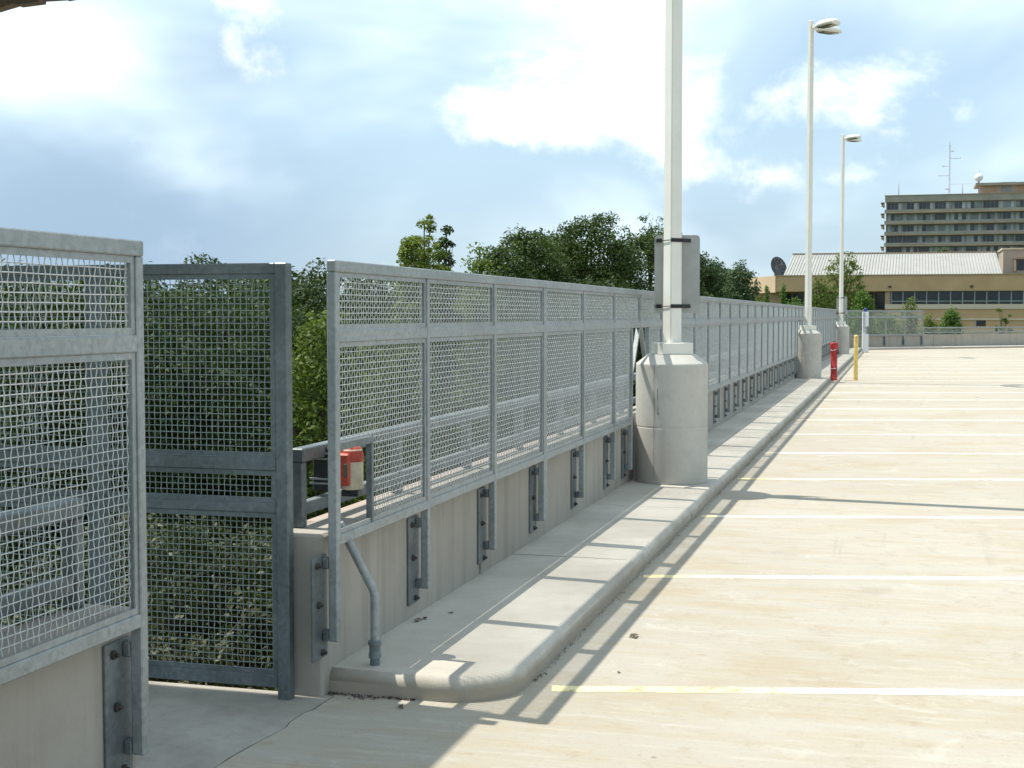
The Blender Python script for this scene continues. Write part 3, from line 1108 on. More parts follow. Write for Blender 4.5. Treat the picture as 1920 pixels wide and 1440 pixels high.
def lamp(label, y, sign=None):
    pedz = 0.1 + 1.149
    t = thing('lamp_post', label, 'street lamp', (PXS[y], y, pedz), 0, 'white twin-head lamp posts')
    b = MB()
    # base cover, two halves meeting at a seam, turned 45 degrees with the pole
    hw = 0.145

    def sq(h, z, ang=math.pi / 4):
        return [(h * math.sqrt(2) * math.cos(ang + math.pi / 4 + k * math.pi / 2), h * math.sqrt(2) * math.sin(ang + math.pi / 4 + k * math.pi / 2), z) for k in range(4)]
    for sgn in (0,):
        b.loft([sq(hw - 0.004, 0.0, R(30)), sq(hw, 0.006, R(30)), sq(hw, 0.098, R(30)), sq(hw - 0.006, 0.105, R(30))], True, False)
    bc = obj('base_cover', b, M['white_paint'], t)
    sm = MB()
    sm.box(0.066, 0.069, -0.19, -0.13, 0.0, 0.1)
    h = 8.52 - pedz
    p = MB()
    rings = []
    for z, hh in ((0.106, 0.059), (h * 0.5, 0.054), (h, 0.048)):
        rg = []
        for k in range(4):
            a = k * math.pi / 2
            for da in (-0.09, 0.09):
                rg.append((hh * 1.40 * math.cos(a + da), hh * 1.40 * math.sin(a + da), z))
        rings.append(rg)
    p.loft(rings, True, False)
    obj('pole', p, M['white_paint'], t)
    obj('pole_cap', MB().loft([sq(0.052, h + 0.001), sq(0.052, h + 0.02), sq(0.03, h + 0.035)], True, False), M['white_paint'], t)
    for ang in (R(-45), R(45)):
        hd = MB()
        zc = h - 0.14
        # arm
        am = MB()
        am.cbox(0.055, 0.20, -0.03, 0.03, zc - 0.035, zc + 0.045, 0.006)
        o = obj('arm', am, M['white_paint'], t, rz=ang)
        rings = []
        for (x, hw_, z0, z1) in ((0.20, 0.06, -0.04, 0.045), (0.27, 0.11, -0.055, 0.075), (0.40, 0.165, -0.06, 0.100), (0.64, 0.18, -0.06, 0.100), (0.80, 0.16, -0.056, 0.075), (0.86, 0.12, -0.05, 0.03)):
            rg = []
            for k in range(12):
                a = math.pi * k / 11
                rg.append((x, hw_ * math.cos(a), zc + z0 + (z1 - z0) * (math.sin(a) ** 0.6 if k not in (0, 11) else 0)))
            rings.append(rg)
        hd.loft(rings, True, True)
        ho = obj('lamp_head', hd, M['white_paint'], t, rz=ang)
        ln = MB()
        rings = []
        for (x, hw_, d) in ((0.30, 0.08, 0.0), (0.36, 0.12, 0.018), (0.64, 0.135, 0.022), (0.78, 0.10, 0.0)):
            rings.append([(x, -hw_, zc - 0.0615), (x, -hw_ * .5, zc - 0.0615 - d), (x, hw_ * .5, zc - 0.0615 - d), (x, hw_, zc - 0.0615)])
        ln.loft(rings, True, False)
        obj('lens', ln, M['lens'], ho)
    if sign:
        s = thing('sign_plate', sign, 'sign', (PXS[y], y, pedz), 0, 'strapped sign plates')
        a = R(-9)
        pl_ = MB()
        w, z0, z1, rr = 0.205, 0.37, 1.075, 0.035
        out = []
        for cx_, cz_, st in ((w - rr, z1 - rr, 0), (-w + rr, z1 - rr, 90), (-w + rr, z0 + rr, 180), (w - rr, z0 + rr, 270)):
            for k in range(5):
                q = R(st + k * 22.5)
                out.append((cx_ + rr * math.cos(q), cz_ + rr * math.sin(q)))
        rings = [[(x + 0.05, 0.098 + d, z) for x, z in out] for d in (0, 0.006)]
        pl_.loft(rings, True, False)
        o = obj('plate', pl_, M['alu'], s, rz=R(14))
        for zs in (1.005, 0.415):
            st_ = MB()
            loop = [(-0.17, 0.085), (-0.145, 0.005), (-0.095, 0.0), (0.0, -0.092), (0.092, 0.0), (0.150, 0.105)]
            # left and right band halves round the square pole
            for seg in (loop[0:3], loop[3:6]):
                rings = []
                for x, yy in seg:
                    rings.append([(x, yy - 0.003, zs), (x, yy + 0.003, zs), (x, yy + 0.003, zs + 0.034), (x, yy - 0.003, zs + 0.034)])
                st_.loft(rings, True, False)
            st_.tube([(-0.10, -0.004, zs + 0.017), (0.005, -0.104, zs + 0.017)], 0.004, 6)
            obj('strap', st_, M['black'], s)
    return t


ped_y = [Y0 + 6 * S, Y0 + 24 * S, Y0 + 42 * S]
for lab, y in zip(('large rounded concrete lamp pedestal nearest the camera', 'second concrete lamp pedestal beside the red standpipe',
                   'farthest concrete lamp pedestal near the emergency phone'), ped_y):
    pedestal(lab, y)
lamp('nearest white lamp post, its top beyond the picture', ped_y[0], 'grey back of a sign strapped to the nearest lamp post')
lamp('second white lamp post with twin heads, standing behind the red standpipe', ped_y[1])
lamp('farthest and shortest-looking white lamp post with twin heads', ped_y[2], 'small brownish sign back strapped to the farthest lamp post')

# ------------------------------------------------------------------ small things on the deck
# conduit
cd = thing('conduit', 'bent galvanised conduit rising from the walk to the fence rail', 'pipe', (-2.135, 5.47, 0.1))
pts = [(0, 0, 0.0), (0, 0, 0.285)]
for k in range(1, 6):
    tt = k / 6
    pts.append((-0.022 * tt * tt * 1.2, -0.015 * tt * tt, 0.285 + 0.085 * tt))
pts += [(-0.125, -0.085, 0.62)]
obj('pipe', MB().tube(pts, 0.0185, 14), M['galv'], cd)
obj('coupling', MB().lathe([(0.021, 0.0), (0.021, 0.03), (0.027, 0.032), (0.027, 0.052), (0.024, 0.055), (0.024, 0.085), (0.029, 0.088), (0.029, 0.105), (0.022, 0.108)], (0, 0, 0), 14, False), M['galv_dark'], cd)

# alarm unit on the guard rail
al = thing('alarm_unit', 'weathered red and cream alarm unit framed in the fence cut-out', 'alarm', (-2.345, 5.735, 0.79))
prof_ = [(0.046, 0.0), (0.052, 0.006), (0.052, 0.165), (0.047, 0.180), (0.028, 0.190)]
obj('housing', MB().lathe(prof_, (0.0, 0, 0.03), 24), M['cream'], al)
cap = MB()
cap.lathe([(0.0535, 0.125), (0.0545, 0.150), (0.0515, 0.170), (0.042, 0.187), (0.022, 0.197)], (0.0, 0, 0.03), 24)
obj('cap', cap, M['red_old'], al)
rf = MB()
rf.cbox(-0.046, 0.014, -0.066, -0.036, 0.05, 0.195, 0.008)
rfo = obj('front_plate', rf, M['red_old'], al)
obj('window', MB().cbox(-0.010, 0.008, -0.070, -0.0665, 0.09, 0.150, 0.001), M['lens'], rfo)
obj('top_bracket', MB().cbox(-0.05, 0.01, -0.04, 0.02, 0.2245, 0.24, 0.004), M['cream'], al)
obj('side_box', MB().cbox(-0.165, -0.085, -0.06, 0.05, 0.02, 0.22, 0.006), M['dark'], al)
cl = MB()
for z in (0.055, 0.075, 0.165, 0.19):
    cl.box(-0.175, -0.05, -0.072, -0.0605, z, z + 0.008)
obj('clamp_bars', cl, M['galv'], al)
obj('foot', MB().cbox(-0.04, 0.04, -0.03, 0.03, -0.001, 0.029, 0.004), M['dark'], al)

# yellow bollard
bl = thing('bollard', 'slender yellow bollard standing on the deck right of the red standpipe', 'bollard', at(1605, 33.8, 0))
obj('pipe', MB().lathe([(0.054, 0.0), (0.054, 1.07), (0.050, 1.095), (0.034, 1.112), (0.01, 1.118)], n=20), M['yellow'], bl)
obj('base_ring', MB().lathe([(0.068, 0.0), (0.068, 0.006), (0.056, 0.012)], n=20), M['yellow'], bl)

# red standpipe
sp = thing('standpipe', 'red fire standpipe with flared top beside the kerb', 'standpipe', at(1564, 33.8, 0))
obj('pipe', MB().lathe([(0.088, 0.0), (0.088, 0.035), (0.078, 0.045), (0.078, 0.275), (0.084, 0.28), (0.084, 0.305), (0.078, 0.31), (0.078, 0.72), (0.085, 0.76), (0.10, 0.84), (0.105, 0.90), (0.10, 0.925), (0.05, 0.93)], n=20), M['red'], sp)
ou = MB()
ou.tube([(0, 0, 0.69), (-0.03, -0.125, 0.69)], [0.042, 0.042], 12)
ou.tube([(-0.03, -0.125, 0.69), (-0.035, -0.155, 0.69)], [0.052, 0.05], 12)
obj('outlet', ou, M['red'], sp)
hw = MB()
ringp = [(0.10 + 0.0, 0.055 * math.cos(a), 0.69 + 0.055 * math.sin(a)) for a in [2 * math.pi * k / 14 for k in range(15)]]
hw.tube(ringp, 0.009, 6)
hw.tube([(0.07, 0, 0.69), (0.115, 0, 0.69)], 0.012, 6)
obj('handwheel', hw, M['black'], sp)
ch = MB()
ch.tube([(-0.07, -0.10, 0.75), (-0.03, -0.155, 0.735), (0.02, -0.12, 0.75), (0.05, -0.075, 0.77)], 0.007, 6)
ch.tube([(-0.07, -0.045, 0.293), (-0.02, -0.086, 0.293), (0.05, -0.072, 0.293)], 0.008, 6)
obj('chain', ch, M['tower_white'], sp)

# emergency phone tower
ep = thing('emergency_phone', 'slim white emergency phone tower with blue lamp on top', 'emergency phone', at(1622, 59.0, 0), TH * 0.6)
b = MB()
b.cbox(-0.125, 0.125, -0.11, 0.11, 0.0, 0.80, 0.01)
obj('lower_body', b, M['tower_white'], ep)
obj('column', MB().cbox(-0.123, -0.015, -0.108, 0.108, 0.801, 1.74, 0.006), M['tower_white'], ep)
obj('upper_box', MB().cbox(-0.0145, 0.125, -0.11, 0.11, 1.12, 1.74, 0.008), M['tower_white'], ep)
obj('phone_recess', MB().cbox(-0.0145, 0.08, -0.02, 0.10, 0.802, 1.119, 0.004), M['alu'], ep)
obj('head', MB().lathe([(0.055, 0), (0.055, 0.02), (0.068, 0.03), (0.068, 0.13), (0.05, 0.16), (0.02, 0.17)], (0.0, 0, 1.741), 16), M['blue'], ep)


def text_mesh(ch_, size):
    cu = bpy.data.curves.new('letter', 'FONT')
    cu.body = ch_
    cu.size = size
    cu.align_x = 'CENTER'
    cu.align_y = 'CENTER'
    cu.extrude = 0.002
    o = bpy.data.objects.new('letter', cu)
    COL.objects.link(o)
    dg = bpy.context.evaluated_depsgraph_get()
    me = bpy.data.meshes.new_from_object(o.evaluated_get(dg))
    bpy.data.objects.remove(o)
    return me


lt = MB()
for i, c_ in enumerate('EMERGENCY'):
    me = text_mesh(c_, 0.125)
    zc = 1.665 - i * 0.098
    lt.add([(v.co.x * 1.0 - 0.069, -0.112 - v.co.z, zc + v.co.y) for v in me.vertices], [tuple(p.vertices) for p in me.polygons])
    bpy.data.meshes.remove(me)
obj('lettering', lt, M['blue'], ep)

# a few dry leaves
lr = random.Random(21)


def dry_leaf(label, x, y, z, s):
    mb = MB()
    for q in range(5 if s > 0.05 else 2):
        a = lr.uniform(0, 6.28)
        ox, oy = lr.uniform(-s, s) * (0.8 if s > 0.05 else 0.2), lr.uniform(-s, s) * 0.4
        l_, w_ = s * lr.uniform(0.6, 1.0), s * lr.uniform(0.2, 0.4)
        c_, s_ = math.cos(a), math.sin(a)
        vs = []
        for (u, v, h) in ((-l_, 0, 0.0), (-l_ * .3, w_, .3 * s), (l_ * .5, w_ * .8, .25 * s), (l_, 0, .05 * s), (l_ * .4, -w_, .12 * s), (-l_ * .4, -w_ * .9, .1 * s), (0, 0, .04 * s)):
            vs.append((ox + u * c_ - v * s_, oy + u * s_ + v * c_, h + 0.002))
        mb.add(vs, [(0, 1, 6), (1, 2, 6), (2, 3, 6), (3, 4, 6), (4, 5, 6), (5, 0, 6)])
    o = obj('dry_leaf', mb, M['dry'], None, (x, y, z))
    tag(o, label, 'leaf', 'dry leaves on the concrete')


def floor_pt(px, py, z=0.0):
    d = pix_dir(px, py)
    t_ = (z - CAM_H) / d.z
    return Vector((d.x * t_, d.y * t_, z))


for (px, py, z, s, lab) in ((1187, 1195, 0.0, 0.048, 'curled dry leaf cluster on the deck beside the fence shadow'),
                            (785, 1164, 0.102, 0.032, 'small brown leaf on the walk below the second fence post'),
                            (796, 1160, 0.102, 0.026, 'tiny leaf fragment right beside the brown leaf on the walk'),
                            (846, 1150, 0.102, 0.018, 'dark speck of leaf on the walk in front of the wall'),
                            (1160, 1262, 0.0, 0.018, 'thin twig scrap on the deck below the leaf cluster'),
                            (752, 1327, 0.0, 0.028, 'dark leaf clump under the rounded kerb corner')):
    q = floor_pt(px, py, z)
    if z == 0.0 and py > 1310:
        q.y = min(q.y, 5.31)
    dry_leaf(lab, q.x, q.y, z + 0.001, s)

# ------------------------------------------------------------------ canopy over the opening (its corner shows top left)
cn = thing('canopy', 'edge of a dark canopy roof overhead at the top left corner', 'canopy', (-3.21, 5.40, 3.035))
rf = MB()
w_, d_ = 3.6, 7.4
sl = -0.06
for (x0, x1, y0, y1, z0, z1) in ((-w_, 0.0, -d_, 0.0, 0.06, 0.20),):
    vs = [(x, y_, z + sl * -x * 1.0) for x in (x0, x1) for y_ in (y0, y1) for z in (z0, z1)]
    rf.add(vs, [(0, 1, 3, 2), (4, 6, 7, 5), (0, 4, 5, 1), (2, 3, 7, 6), (0, 2, 6, 4), (1, 5, 7, 3)])
obj('roof_slab', rf, M['canopy'], cn)
fa = MB()
lr2 = random.Random(5)
xs = [-w_ + k * 0.12 for k in range(31)]
for k in range(30):
    a, b_ = xs[k], xs[k + 1]
    z0 = -0.01 + lr2.uniform(-0.012, 0.012)
    z1 = -0.01 + lr2.uniform(-0.012, 0.012)
    vs = [(a, 0.001, z0 + sl * -a), (b_, 0.001, z1 + sl * -b_), (b_, 0.001, 0.22 + sl * -b_), (a, 0.001, 0.22 + sl * -a),
          (a, 0.06, z0 + sl * -a), (b_, 0.06, z1 + sl * -b_), (b_, 0.06, 0.22 + sl * -b_), (a, 0.06, 0.22 + sl * -a)]
    fa.add(vs, [(0, 1, 2, 3), (7, 6, 5, 4), (0, 4, 5, 1), (3, 2, 6, 7), (0, 3, 7, 4), (1, 5, 6, 2)])
obj('fascia', fa, M['canopy'], cn)
for yv in (-0.3, -3.6, -7.0):
    obj('column', MB().cbox(-3.45, -3.25, yv - 0.1, yv + 0.1, -3.035, -0.145, 0.01), M['galv_shaded'], cn)

# ------------------------------------------------------------------ low tan building
BY = 120.0
tb = thing('tan_building', 'low tan building with ribbon windows and pale metal roof', 'building', (0, BY, GZ))
ZB = -GZ


def bz(z):
    return z - GZ


def bpart(name, x0, x1, y0, y1, z0, z1, mat, parent=None):
    return obj(name, MB().box(x0, x1, y0, y1, bz(z0), bz(z1)), mat, parent or tb)


XR = 46.0
band = MB()
band.prism([(-9.9, 0), (XR, 0), (XR, 8), (-13.4, 8)], bz(3.62), bz(4.93))
obj('upper_band', band, M['tan'], tb)
cham = MB()   # angled end face; the sun on it is put into a paler tan
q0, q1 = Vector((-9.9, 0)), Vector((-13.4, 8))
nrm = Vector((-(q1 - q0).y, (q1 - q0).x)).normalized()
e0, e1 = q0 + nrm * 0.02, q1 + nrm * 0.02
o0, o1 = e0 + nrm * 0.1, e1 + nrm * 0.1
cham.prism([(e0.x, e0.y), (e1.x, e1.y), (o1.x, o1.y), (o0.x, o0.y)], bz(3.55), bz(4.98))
obj('sunlit_end', cham, M['tan_light'], tb)
bpart('coping', -9.9, XR, -0.06, 0.10, 4.932, 5.02, M['tan_dark'])
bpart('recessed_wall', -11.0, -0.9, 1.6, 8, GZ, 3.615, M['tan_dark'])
bpart('sill_band', -0.9, XR, -0.05, 0.9, 2.12, 2.52, M['tan_sill'])
bpart('lower_wall', -0.9, XR, 0.02, 0.9, 1.34, 2.118, M['tan'])
bpart('string_course', -0.9, XR, -0.05, 0.9, 1.2, 1.338, M['tan_sill'])
bpart('base_wall', -0.9, XR, 0.02, 0.9, GZ, 1.198, M['tan'])
bpart('pier', -0.9, -0.5, 0.2, 0.9, 2.522, 3.618, M['tan_dark'])
x = -0.43
wv = 0.952
pane_me = MB().box(0, wv - 0.07, 0, 0.03, 0, 0.78).mesh('pane')
pane_me.materials.append(M['glass'])
pane2_me = MB().box(0, wv - 0.07, 0, 0.03, 0, 0.19).mesh('pane')
pane2_me.materials.append(M['glass'])
mul_me = MB().box(0, 0.06, -0.02, 0.06, 0, 1.09).mesh('mullion')
mul_me.materials.append(M['frame'])
while x < XR - 20:
    obj('pane', pane_me, None, tb, (x + 0.065, 0.25, bz(2.82)))
    obj('pane', pane2_me, None, tb, (x + 0.065, 0.25, bz(2.55)))
    obj('mullion', mul_me, None, tb, (x, 0.24, bz(2.524)))
    x += wv
bpart('transom', -0.43, XR - 20, 0.235, 0.31, 2.745, 2.80, M['frame'])
bpart('window_back', -0.49, XR - 20, 0.45, 0.6, 2.525, 3.615, M['dark'])
for k in range(9):   # windows under the overhang on the left
    bpart('pane', -9.6 + k * 0.98, -8.75 + k * 0.98, 1.50, 1.59, 2.1, 3.5, M['glass'])
for px in (1667, 1820):
    u = (px - 960) / 2580
    xx = BY * (u * math.cos(TH) - math.sin(TH)) / (math.cos(TH) + math.sin(TH) * u)
    bpart('wall_light', xx - 0.12, xx + 0.12, -0.14, -0.004, 3.92, 4.06, M['dark'])
for (xx, w) in ((11.3, 0.75), (15.6, 0.9), (6.4, 0.75)):
    wn_ = bpart('window', xx, xx + w, -0.02, 0.015, 0.72, 1.17, M['glass'])
    obj('frame', MB().box(xx - 0.05, xx - 0.002, -0.04, 0.014, bz(0.68), bz(1.19)), M['frame'], wn_)
# standing seam roof
rb = MB()
X0, X1 = -9.6, 8.6
ya, za, yb_, zb_ = 3.0, 4.95, 8.6, 7.15
rb.add([(X0, ya, bz(za)), (X1, ya, bz(za)), (X1 - 0.2, yb_, bz(zb_)), (X0 + 0.45, yb_, bz(zb_)), (X1, ya + 12, bz(za)), (X0, ya + 12, bz(za))],
       [(0, 1, 2, 3), (2, 4, 5, 3), (0, 3, 5), (1, 4, 2)])
roof = obj('metal_roof', rb, M['roof_metal'], tb)
sm_ = MB()
for k in range(72):
    xx = X0 + 0.15 + (X1 - X0 - 0.3) * k / 71
    xt = X0 + 0.6 + (X1 - X0 - 0.95) * k / 71
    w = 0.028
    h = 0.045
    vs = [(xx - w, ya, bz(za)), (xx + w, ya, bz(za)), (xt + w, yb_, bz(zb_)), (xt - w, yb_, bz(zb_)),
          (xx - w, ya - .03, bz(za + h)), (xx + w, ya - .03, bz(za + h)), (xt + w, yb_ - .03, bz(zb_ + h)), (xt - w, yb_ - .03, bz(zb_ + h))]
    sm_.add(vs, [(4, 5, 6, 7), (0, 4, 7, 3), (1, 2, 6, 5), (0, 1, 5, 4)])
so = obj('seams', sm_, M['seam'], roof)
so['kind'] = 'stuff'
obj('ridge_cap', MB().box(X0 + 0.4, X1 - 0.15, yb_ - 0.15, yb_ + 0.2, bz(zb_) + 0.005, bz(zb_) + 0.09), M['tan_dark'], roof)
# back wing on the left behind the oak
wg = thing('building_wing', 'plain tan building wing partly hidden by the oaks', 'building', (-17.5, BY + 9, GZ))
obj('wall', MB().box(0, 8.2, 0, 6, 0, bz(4.95)), M['tan_dark'], wg)
obj('coping', MB().box(-0.05, 8.25, -0.06, 6, bz(4.952), bz(5.1)), M['tan_sill'], wg)
# stone block at the right with two small windows
sbk = thing('stone_block', 'pale stone block with two hooded windows right of the metal roof', 'building', (9.4, BY + 14, GZ))
obj('wall', MB().box(0, 22, 0, 6, 0, bz(7.6)), M['stone_wall'], sbk)
obj('coping', MB().box(-0.1, 22.1, -0.1, 6, bz(7.602), bz(7.75)), M['tan_sill'], sbk)
for xx in (1.2, 2.95, 4.7, 6.4):
    wdw = obj('window', MB().box(xx, xx + 0.62, -0.03, -0.002, bz(5.7), bz(6.65)), M['glass'], sbk)
    obj('hood', MB().box(xx - 0.3, xx + 0.92, -0.35, -0.002, bz(6.72), bz(6.84)), M['tan_dark'], wdw)
    obj('side', MB().box(xx - 0.25, xx - 0.1, -0.25, -0.002, bz(5.6), bz(6.71)), M['tan_light'], wdw)

# satellite dish by the metal roof
sd = thing('satellite_dish', 'large dark mesh satellite dish at the left end of the metal roof', 'satellite dish', (-11.1, BY + 10.5, 5.11))
dm = MB()
Rr = 0.98
rings = []
axis = Vector((0.75, -0.62, 0.30)).normalized()
uu = axis.cross(Vector((0, 0, 1))).normalized()
vv = uu.cross(axis).normalized()
cc = Vector((0.25, 0, 0.85))
for k in range(7):
    rr_ = Rr * k / 6 + 0.02
    dep = 0.42 * (rr_ / Rr) ** 2
    rings.append([tuple(cc + uu * rr_ * math.cos(a) + vv * rr_ * math.sin(a) + axis * dep) for a in [2 * math.pi * j / 28 for j in range(28)]])
back = [[tuple(Vector(p) - axis * 0.04) for p in r_] for r_ in rings[::-1]]
dm.loft(rings + back, True, True)
obj('reflector', dm, M['dish'], sd)
rb_ = MB()
for j in range(10):
    a = 2 * math.pi * j / 10
    rb_.tube([tuple(cc + (uu * math.cos(a) + vv * math.sin(a)) * Rr * q + axis * (0.42 * q * q + 0.02)) for q in (0.05, 0.5, 1.0)], 0.02, 5)
obj('ribs', rb_, M['alu'], sd)
fd = MB()
tip = cc + axis * 0.95
for j in range(3):
    a = 2 * math.pi * j / 3
    fd.tube([tuple(cc + (uu * math.cos(a) + vv * math.sin(a)) * Rr * .9 + axis * .36), tuple(tip)], 0.02, 5)
fd.tube([tuple(tip - axis * .12), tuple(tip + axis * .12)], 0.08, 8)
obj('feed', fd, M['dish'], sd)
obj('mount', MB().tube([(0.2, 0.25, 0.0), (0.22, 0.2, 0.5), tuple(cc - axis * 0.06)], [0.12, 0.12, 0.09], 8), M['dish'], sd)

# ------------------------------------------------------------------ tower block
TY = 395.0
tw = thing('tower_block', 'distant concrete tower block with long balcony bands and curtained windows', 'building', (0, TY, GZ))
SC = 0.1453


def tz(py):
    return CAM_H + (591 - py) * SC


TX0, TX1 = -3.3, 47.0
obj('core', MB().box(TX0 + 0.3, TX1, 0.9, 16, 0, bz(tz(366))), M['stone_wall'], tw)
obj('parapet', MB().box(TX0, TX1, 0, 0.88, bz(tz(377)), bz(tz(365))), M['stone'], tw)
obj('parapet_cap', MB().box(TX0 - 0.15, TX1, -0.15, 1.0, bz(tz(365)) + 0.005, bz(tz(364))), M['tan_dark'], tw)
STO = 20.85
M['tower_glass_hazed'] = mat_glass('tower_glass_hazed', (0.028, 0.031, 0.034))  # glass lightened: distance haze is put into its colour
cols = {'d': M['tower_glass_hazed'], 'c': M['curtain'], 'h': M['curtain2']}
pm = {}
for k_, mt in cols.items():
    me = MB().box(0, 0.92, 0, 0.1, 0, 1.78).mesh('window_pane')
    me.materials.append(mt)
    pm[k_] = me
fme = MB().box(0, 0.09, -0.06, 0.1, 0, 1.8).mesh('mullion')
fme.materials.append(M['curtain2'])
pier_me = MB().box(0, 0.28, -0.22, 0.1, 0, 1.92).mesh('pier')
pier_me.materials.append(M['stone'])
tr = random.Random(11)
for s_ in range(7):
    wt = tz(378.2 + STO * s_)
    bandz1 = wt - 1.95
    # band with a deep ledge
    sh = MB()
    sh.box(TX0 - 0.1, TX1, -0.75, 0.88, bz(wt - 3.03 + 0.28), bz(bandz1))
    bo = obj('balcony_band', sh, M['stone'], tw)
    obj('ledge', MB().box(TX0 - 0.1, TX1, -0.98, -0.2, bz(wt - 3.03 + 0.06), bz(wt - 3.03 + 0.275)), M['tan_dark'], bo)
    # stacked ends of the balcony slabs
    e = MB()
    e.box(TX0 - 1.1, TX0 - 0.12, -0.5, 5, bz(wt - 0.05), bz(wt + 0.12))
    e.box(TX0 - 0.9, TX0 - 0.12, -0.3, 5, bz(wt - 0.75), bz(wt - 0.3))
    e.box(TX0 - 0.5, TX0 - 0.12, -0.3, 5, bz(wt - 1.0), bz(wt - 0.755))
    obj('balcony_end', e, M['tan_dark'], tw)
    if s_ > 5:
        continue
    xx = TX0 + 0.35
    nb = 0
    while xx < 38:
        obj('pier', pier_me, None, tw, (xx, 0.62, bz(bandz1)))
        pat = tr.choice(['cdhc', 'hdhc', 'chhc', 'dddd', 'cdcd', 'ccdc', 'chdc', 'dddc', 'hddc', 'cdhh'])
        for j, ch_ in enumerate(pat):
            obj('window_pane', pm[ch_], None, tw, (xx + 0.30 + j * 0.965, 0.78, bz(bandz1) + 0.06))
        for j in (1, 2, 3):
            obj('mullion', fme, None, tw, (xx + 0.245 + j * 0.965, 0.76, bz(bandz1) + 0.05))
        xx += 4.18
        nb += 1
# penthouse
ph = thing('penthouse', 'rooftop penthouse storey with overhanging flat roof on the tower block', 'building', (20.5, TY + 3, tz(366)))
obj('wall', MB().box(1.2, 27, 0.5, 10, 0, 2.6), M['stone_wall'], ph)
obj('roof', MB().box(0, 27, -0.8, 10.5, 2.605, 3.3), M['stone'], ph)
obj('rail_gear', MB().box(8.5, 12, -0.3, 0.3, 0, 0.45).box(13.5, 15.5, -0.3, 0.3, 0, 0.5), M['curtain'], ph)
for k in range(6):
    obj('pane', MB().box(2.6 + k * 4.1, 5.2 + k * 4.1, 0.40, 0.49, 0.9, 2.3), M['curtain2'] if k % 2 else M['tan_dark'], ph)
obj('roof_box', MB().box(7, 10.5, 3, 6, 3.302, 3.7), M['tan_dark'], ph)


def mast(label, px, yv, ztop, arms, r0=0.2):
    u = (px - 960) / 2580
    yy = TY + yv
    x = yy * (u * math.cos(TH) - math.sin(TH)) / (math.cos(TH) + math.sin(TH) * u)
    z0 = tz(366)
    t = thing('antenna_mast', label, 'antenna', (x, yy, z0))
    h = ztop - z0
    mb = MB()
    if arms:
        for j in range(3):
            a = 2 * math.pi * j / 3
            mb.tube([(r0 * math.cos(a), r0 * math.sin(a), 0), (r0 * .7 * math.cos(a), r0 * .7 * math.sin(a), h * .93)], 0.045, 5)
        n = int(h / 0.55)
        for k in range(n):
            a0, a1 = 2 * math.pi * (k % 3) / 3, 2 * math.pi * ((k + 1) % 3) / 3
            za_, zb2 = h * .93 * k / n, h * .93 * (k + 1) / n
            mb.tube([(r0 * .85 * math.cos(a0), r0 * .85 * math.sin(a0), za_), (r0 * .85 * math.cos(a1), r0 * .85 * math.sin(a1), zb2)], 0.03, 4)
        mb.tube([(0, 0, h * .9), (0, 0, h)], 0.06, 5)
    else:
        mb.tube([(0, 0, 0), (0, 0, h * .45), (0, 0, h)], [0.16, 0.13, 0.05], 6)
    obj('shaft', mb, M['mast'], t)
    for (zf, xl) in arms:
        am = MB()
        am.tube([(0, 0, h * zf), (xl, 0, h * zf)], 0.06, 5)
        for q in (0.6, 0.8, 1.0):
            am.tube([(xl * q, 0, h * zf - .22), (xl * q, 0, h * zf + .22)], 0.035, 4)
        obj('aerial', am, M['mast'], t)
    return t


m1 = mast('tall lattice antenna mast with side aerials on the tower roof', 1775, 5, tz(262), [(0.38, -3.0), (0.55, -2.0), (0.69, 2.9), (0.82, 1.1)])
dr = MB()
dr.lathe([(0.05, 0), (0.75, 0.12), (0.8, 0.18), (0.06, 0.1)], (-0.5, 0, 1.9), 14)
obj('small_dish', dr, M['mast'], m1)
dm_ = MB()
dm_.tube([(0.2, 0, 3.35), (6.3, 0, 3.35)], 0.035, 4)
obj('cable', dm_, M['mast'], m1)
mast('short antenna spike near the left corner of the tower roof', 1681, 3, tz(340), [])
mast('short antenna spike between the lattice mast and the penthouse', 1800, 3, tz(344), [])
wd = thing('satellite_dish', 'round white dish on the left corner of the penthouse roof', 'satellite dish', (21.3, TY + 3, tz(366) + 3.31))
dmb = MB()
prof2 = [(0.05, -0.55), (0.75, -0.40), (1.15, 0.05), (1.2, 0.25), (0.9, 0.55), (0.05, 0.95)]
ax = Vector((-0.25, -0.93, 0.28)).normalized()
ua = ax.cross(Vector((0, 0, 1))).normalized()
va = ua.cross(ax)
dmb.loft([[tuple(Vector((0, 0, 1.45)) + (ua * math.cos(a) + va * math.sin(a)) * r_ + ax * d_2) for a in [2 * math.pi * j / 20 for j in range(20)]] for r_, d_2 in prof2], True, True)
obj('radome', dmb, M['dish_white'], wd)
obj('stand', MB().tube([(0, 0.2, 0), (0, 0.1, 0.7)], [0.25, 0.2], 8).tube([(0.2, 0.1, 2.5), (0.2, 0.1, 3.6)], 0.04, 4), M['mast'], wd)

# neighbour's low roof glimpsed below through the mesh
nr = thing('low_roof', 'pinkish low roof glimpsed through the mesh below the trees', 'building', (-13.0, 27.5, GZ))
obj('wall', MB().box(-2.5, 2.0, 0, 4, 0, bz(-1.7)), M['facing'], nr)
obj('roof', MB().box(-2.8, 2.3, -0.3, 4.3, bz(-1.698), bz(-1.25)), M['tan_sill'], nr)

# ------------------------------------------------------------------ trees


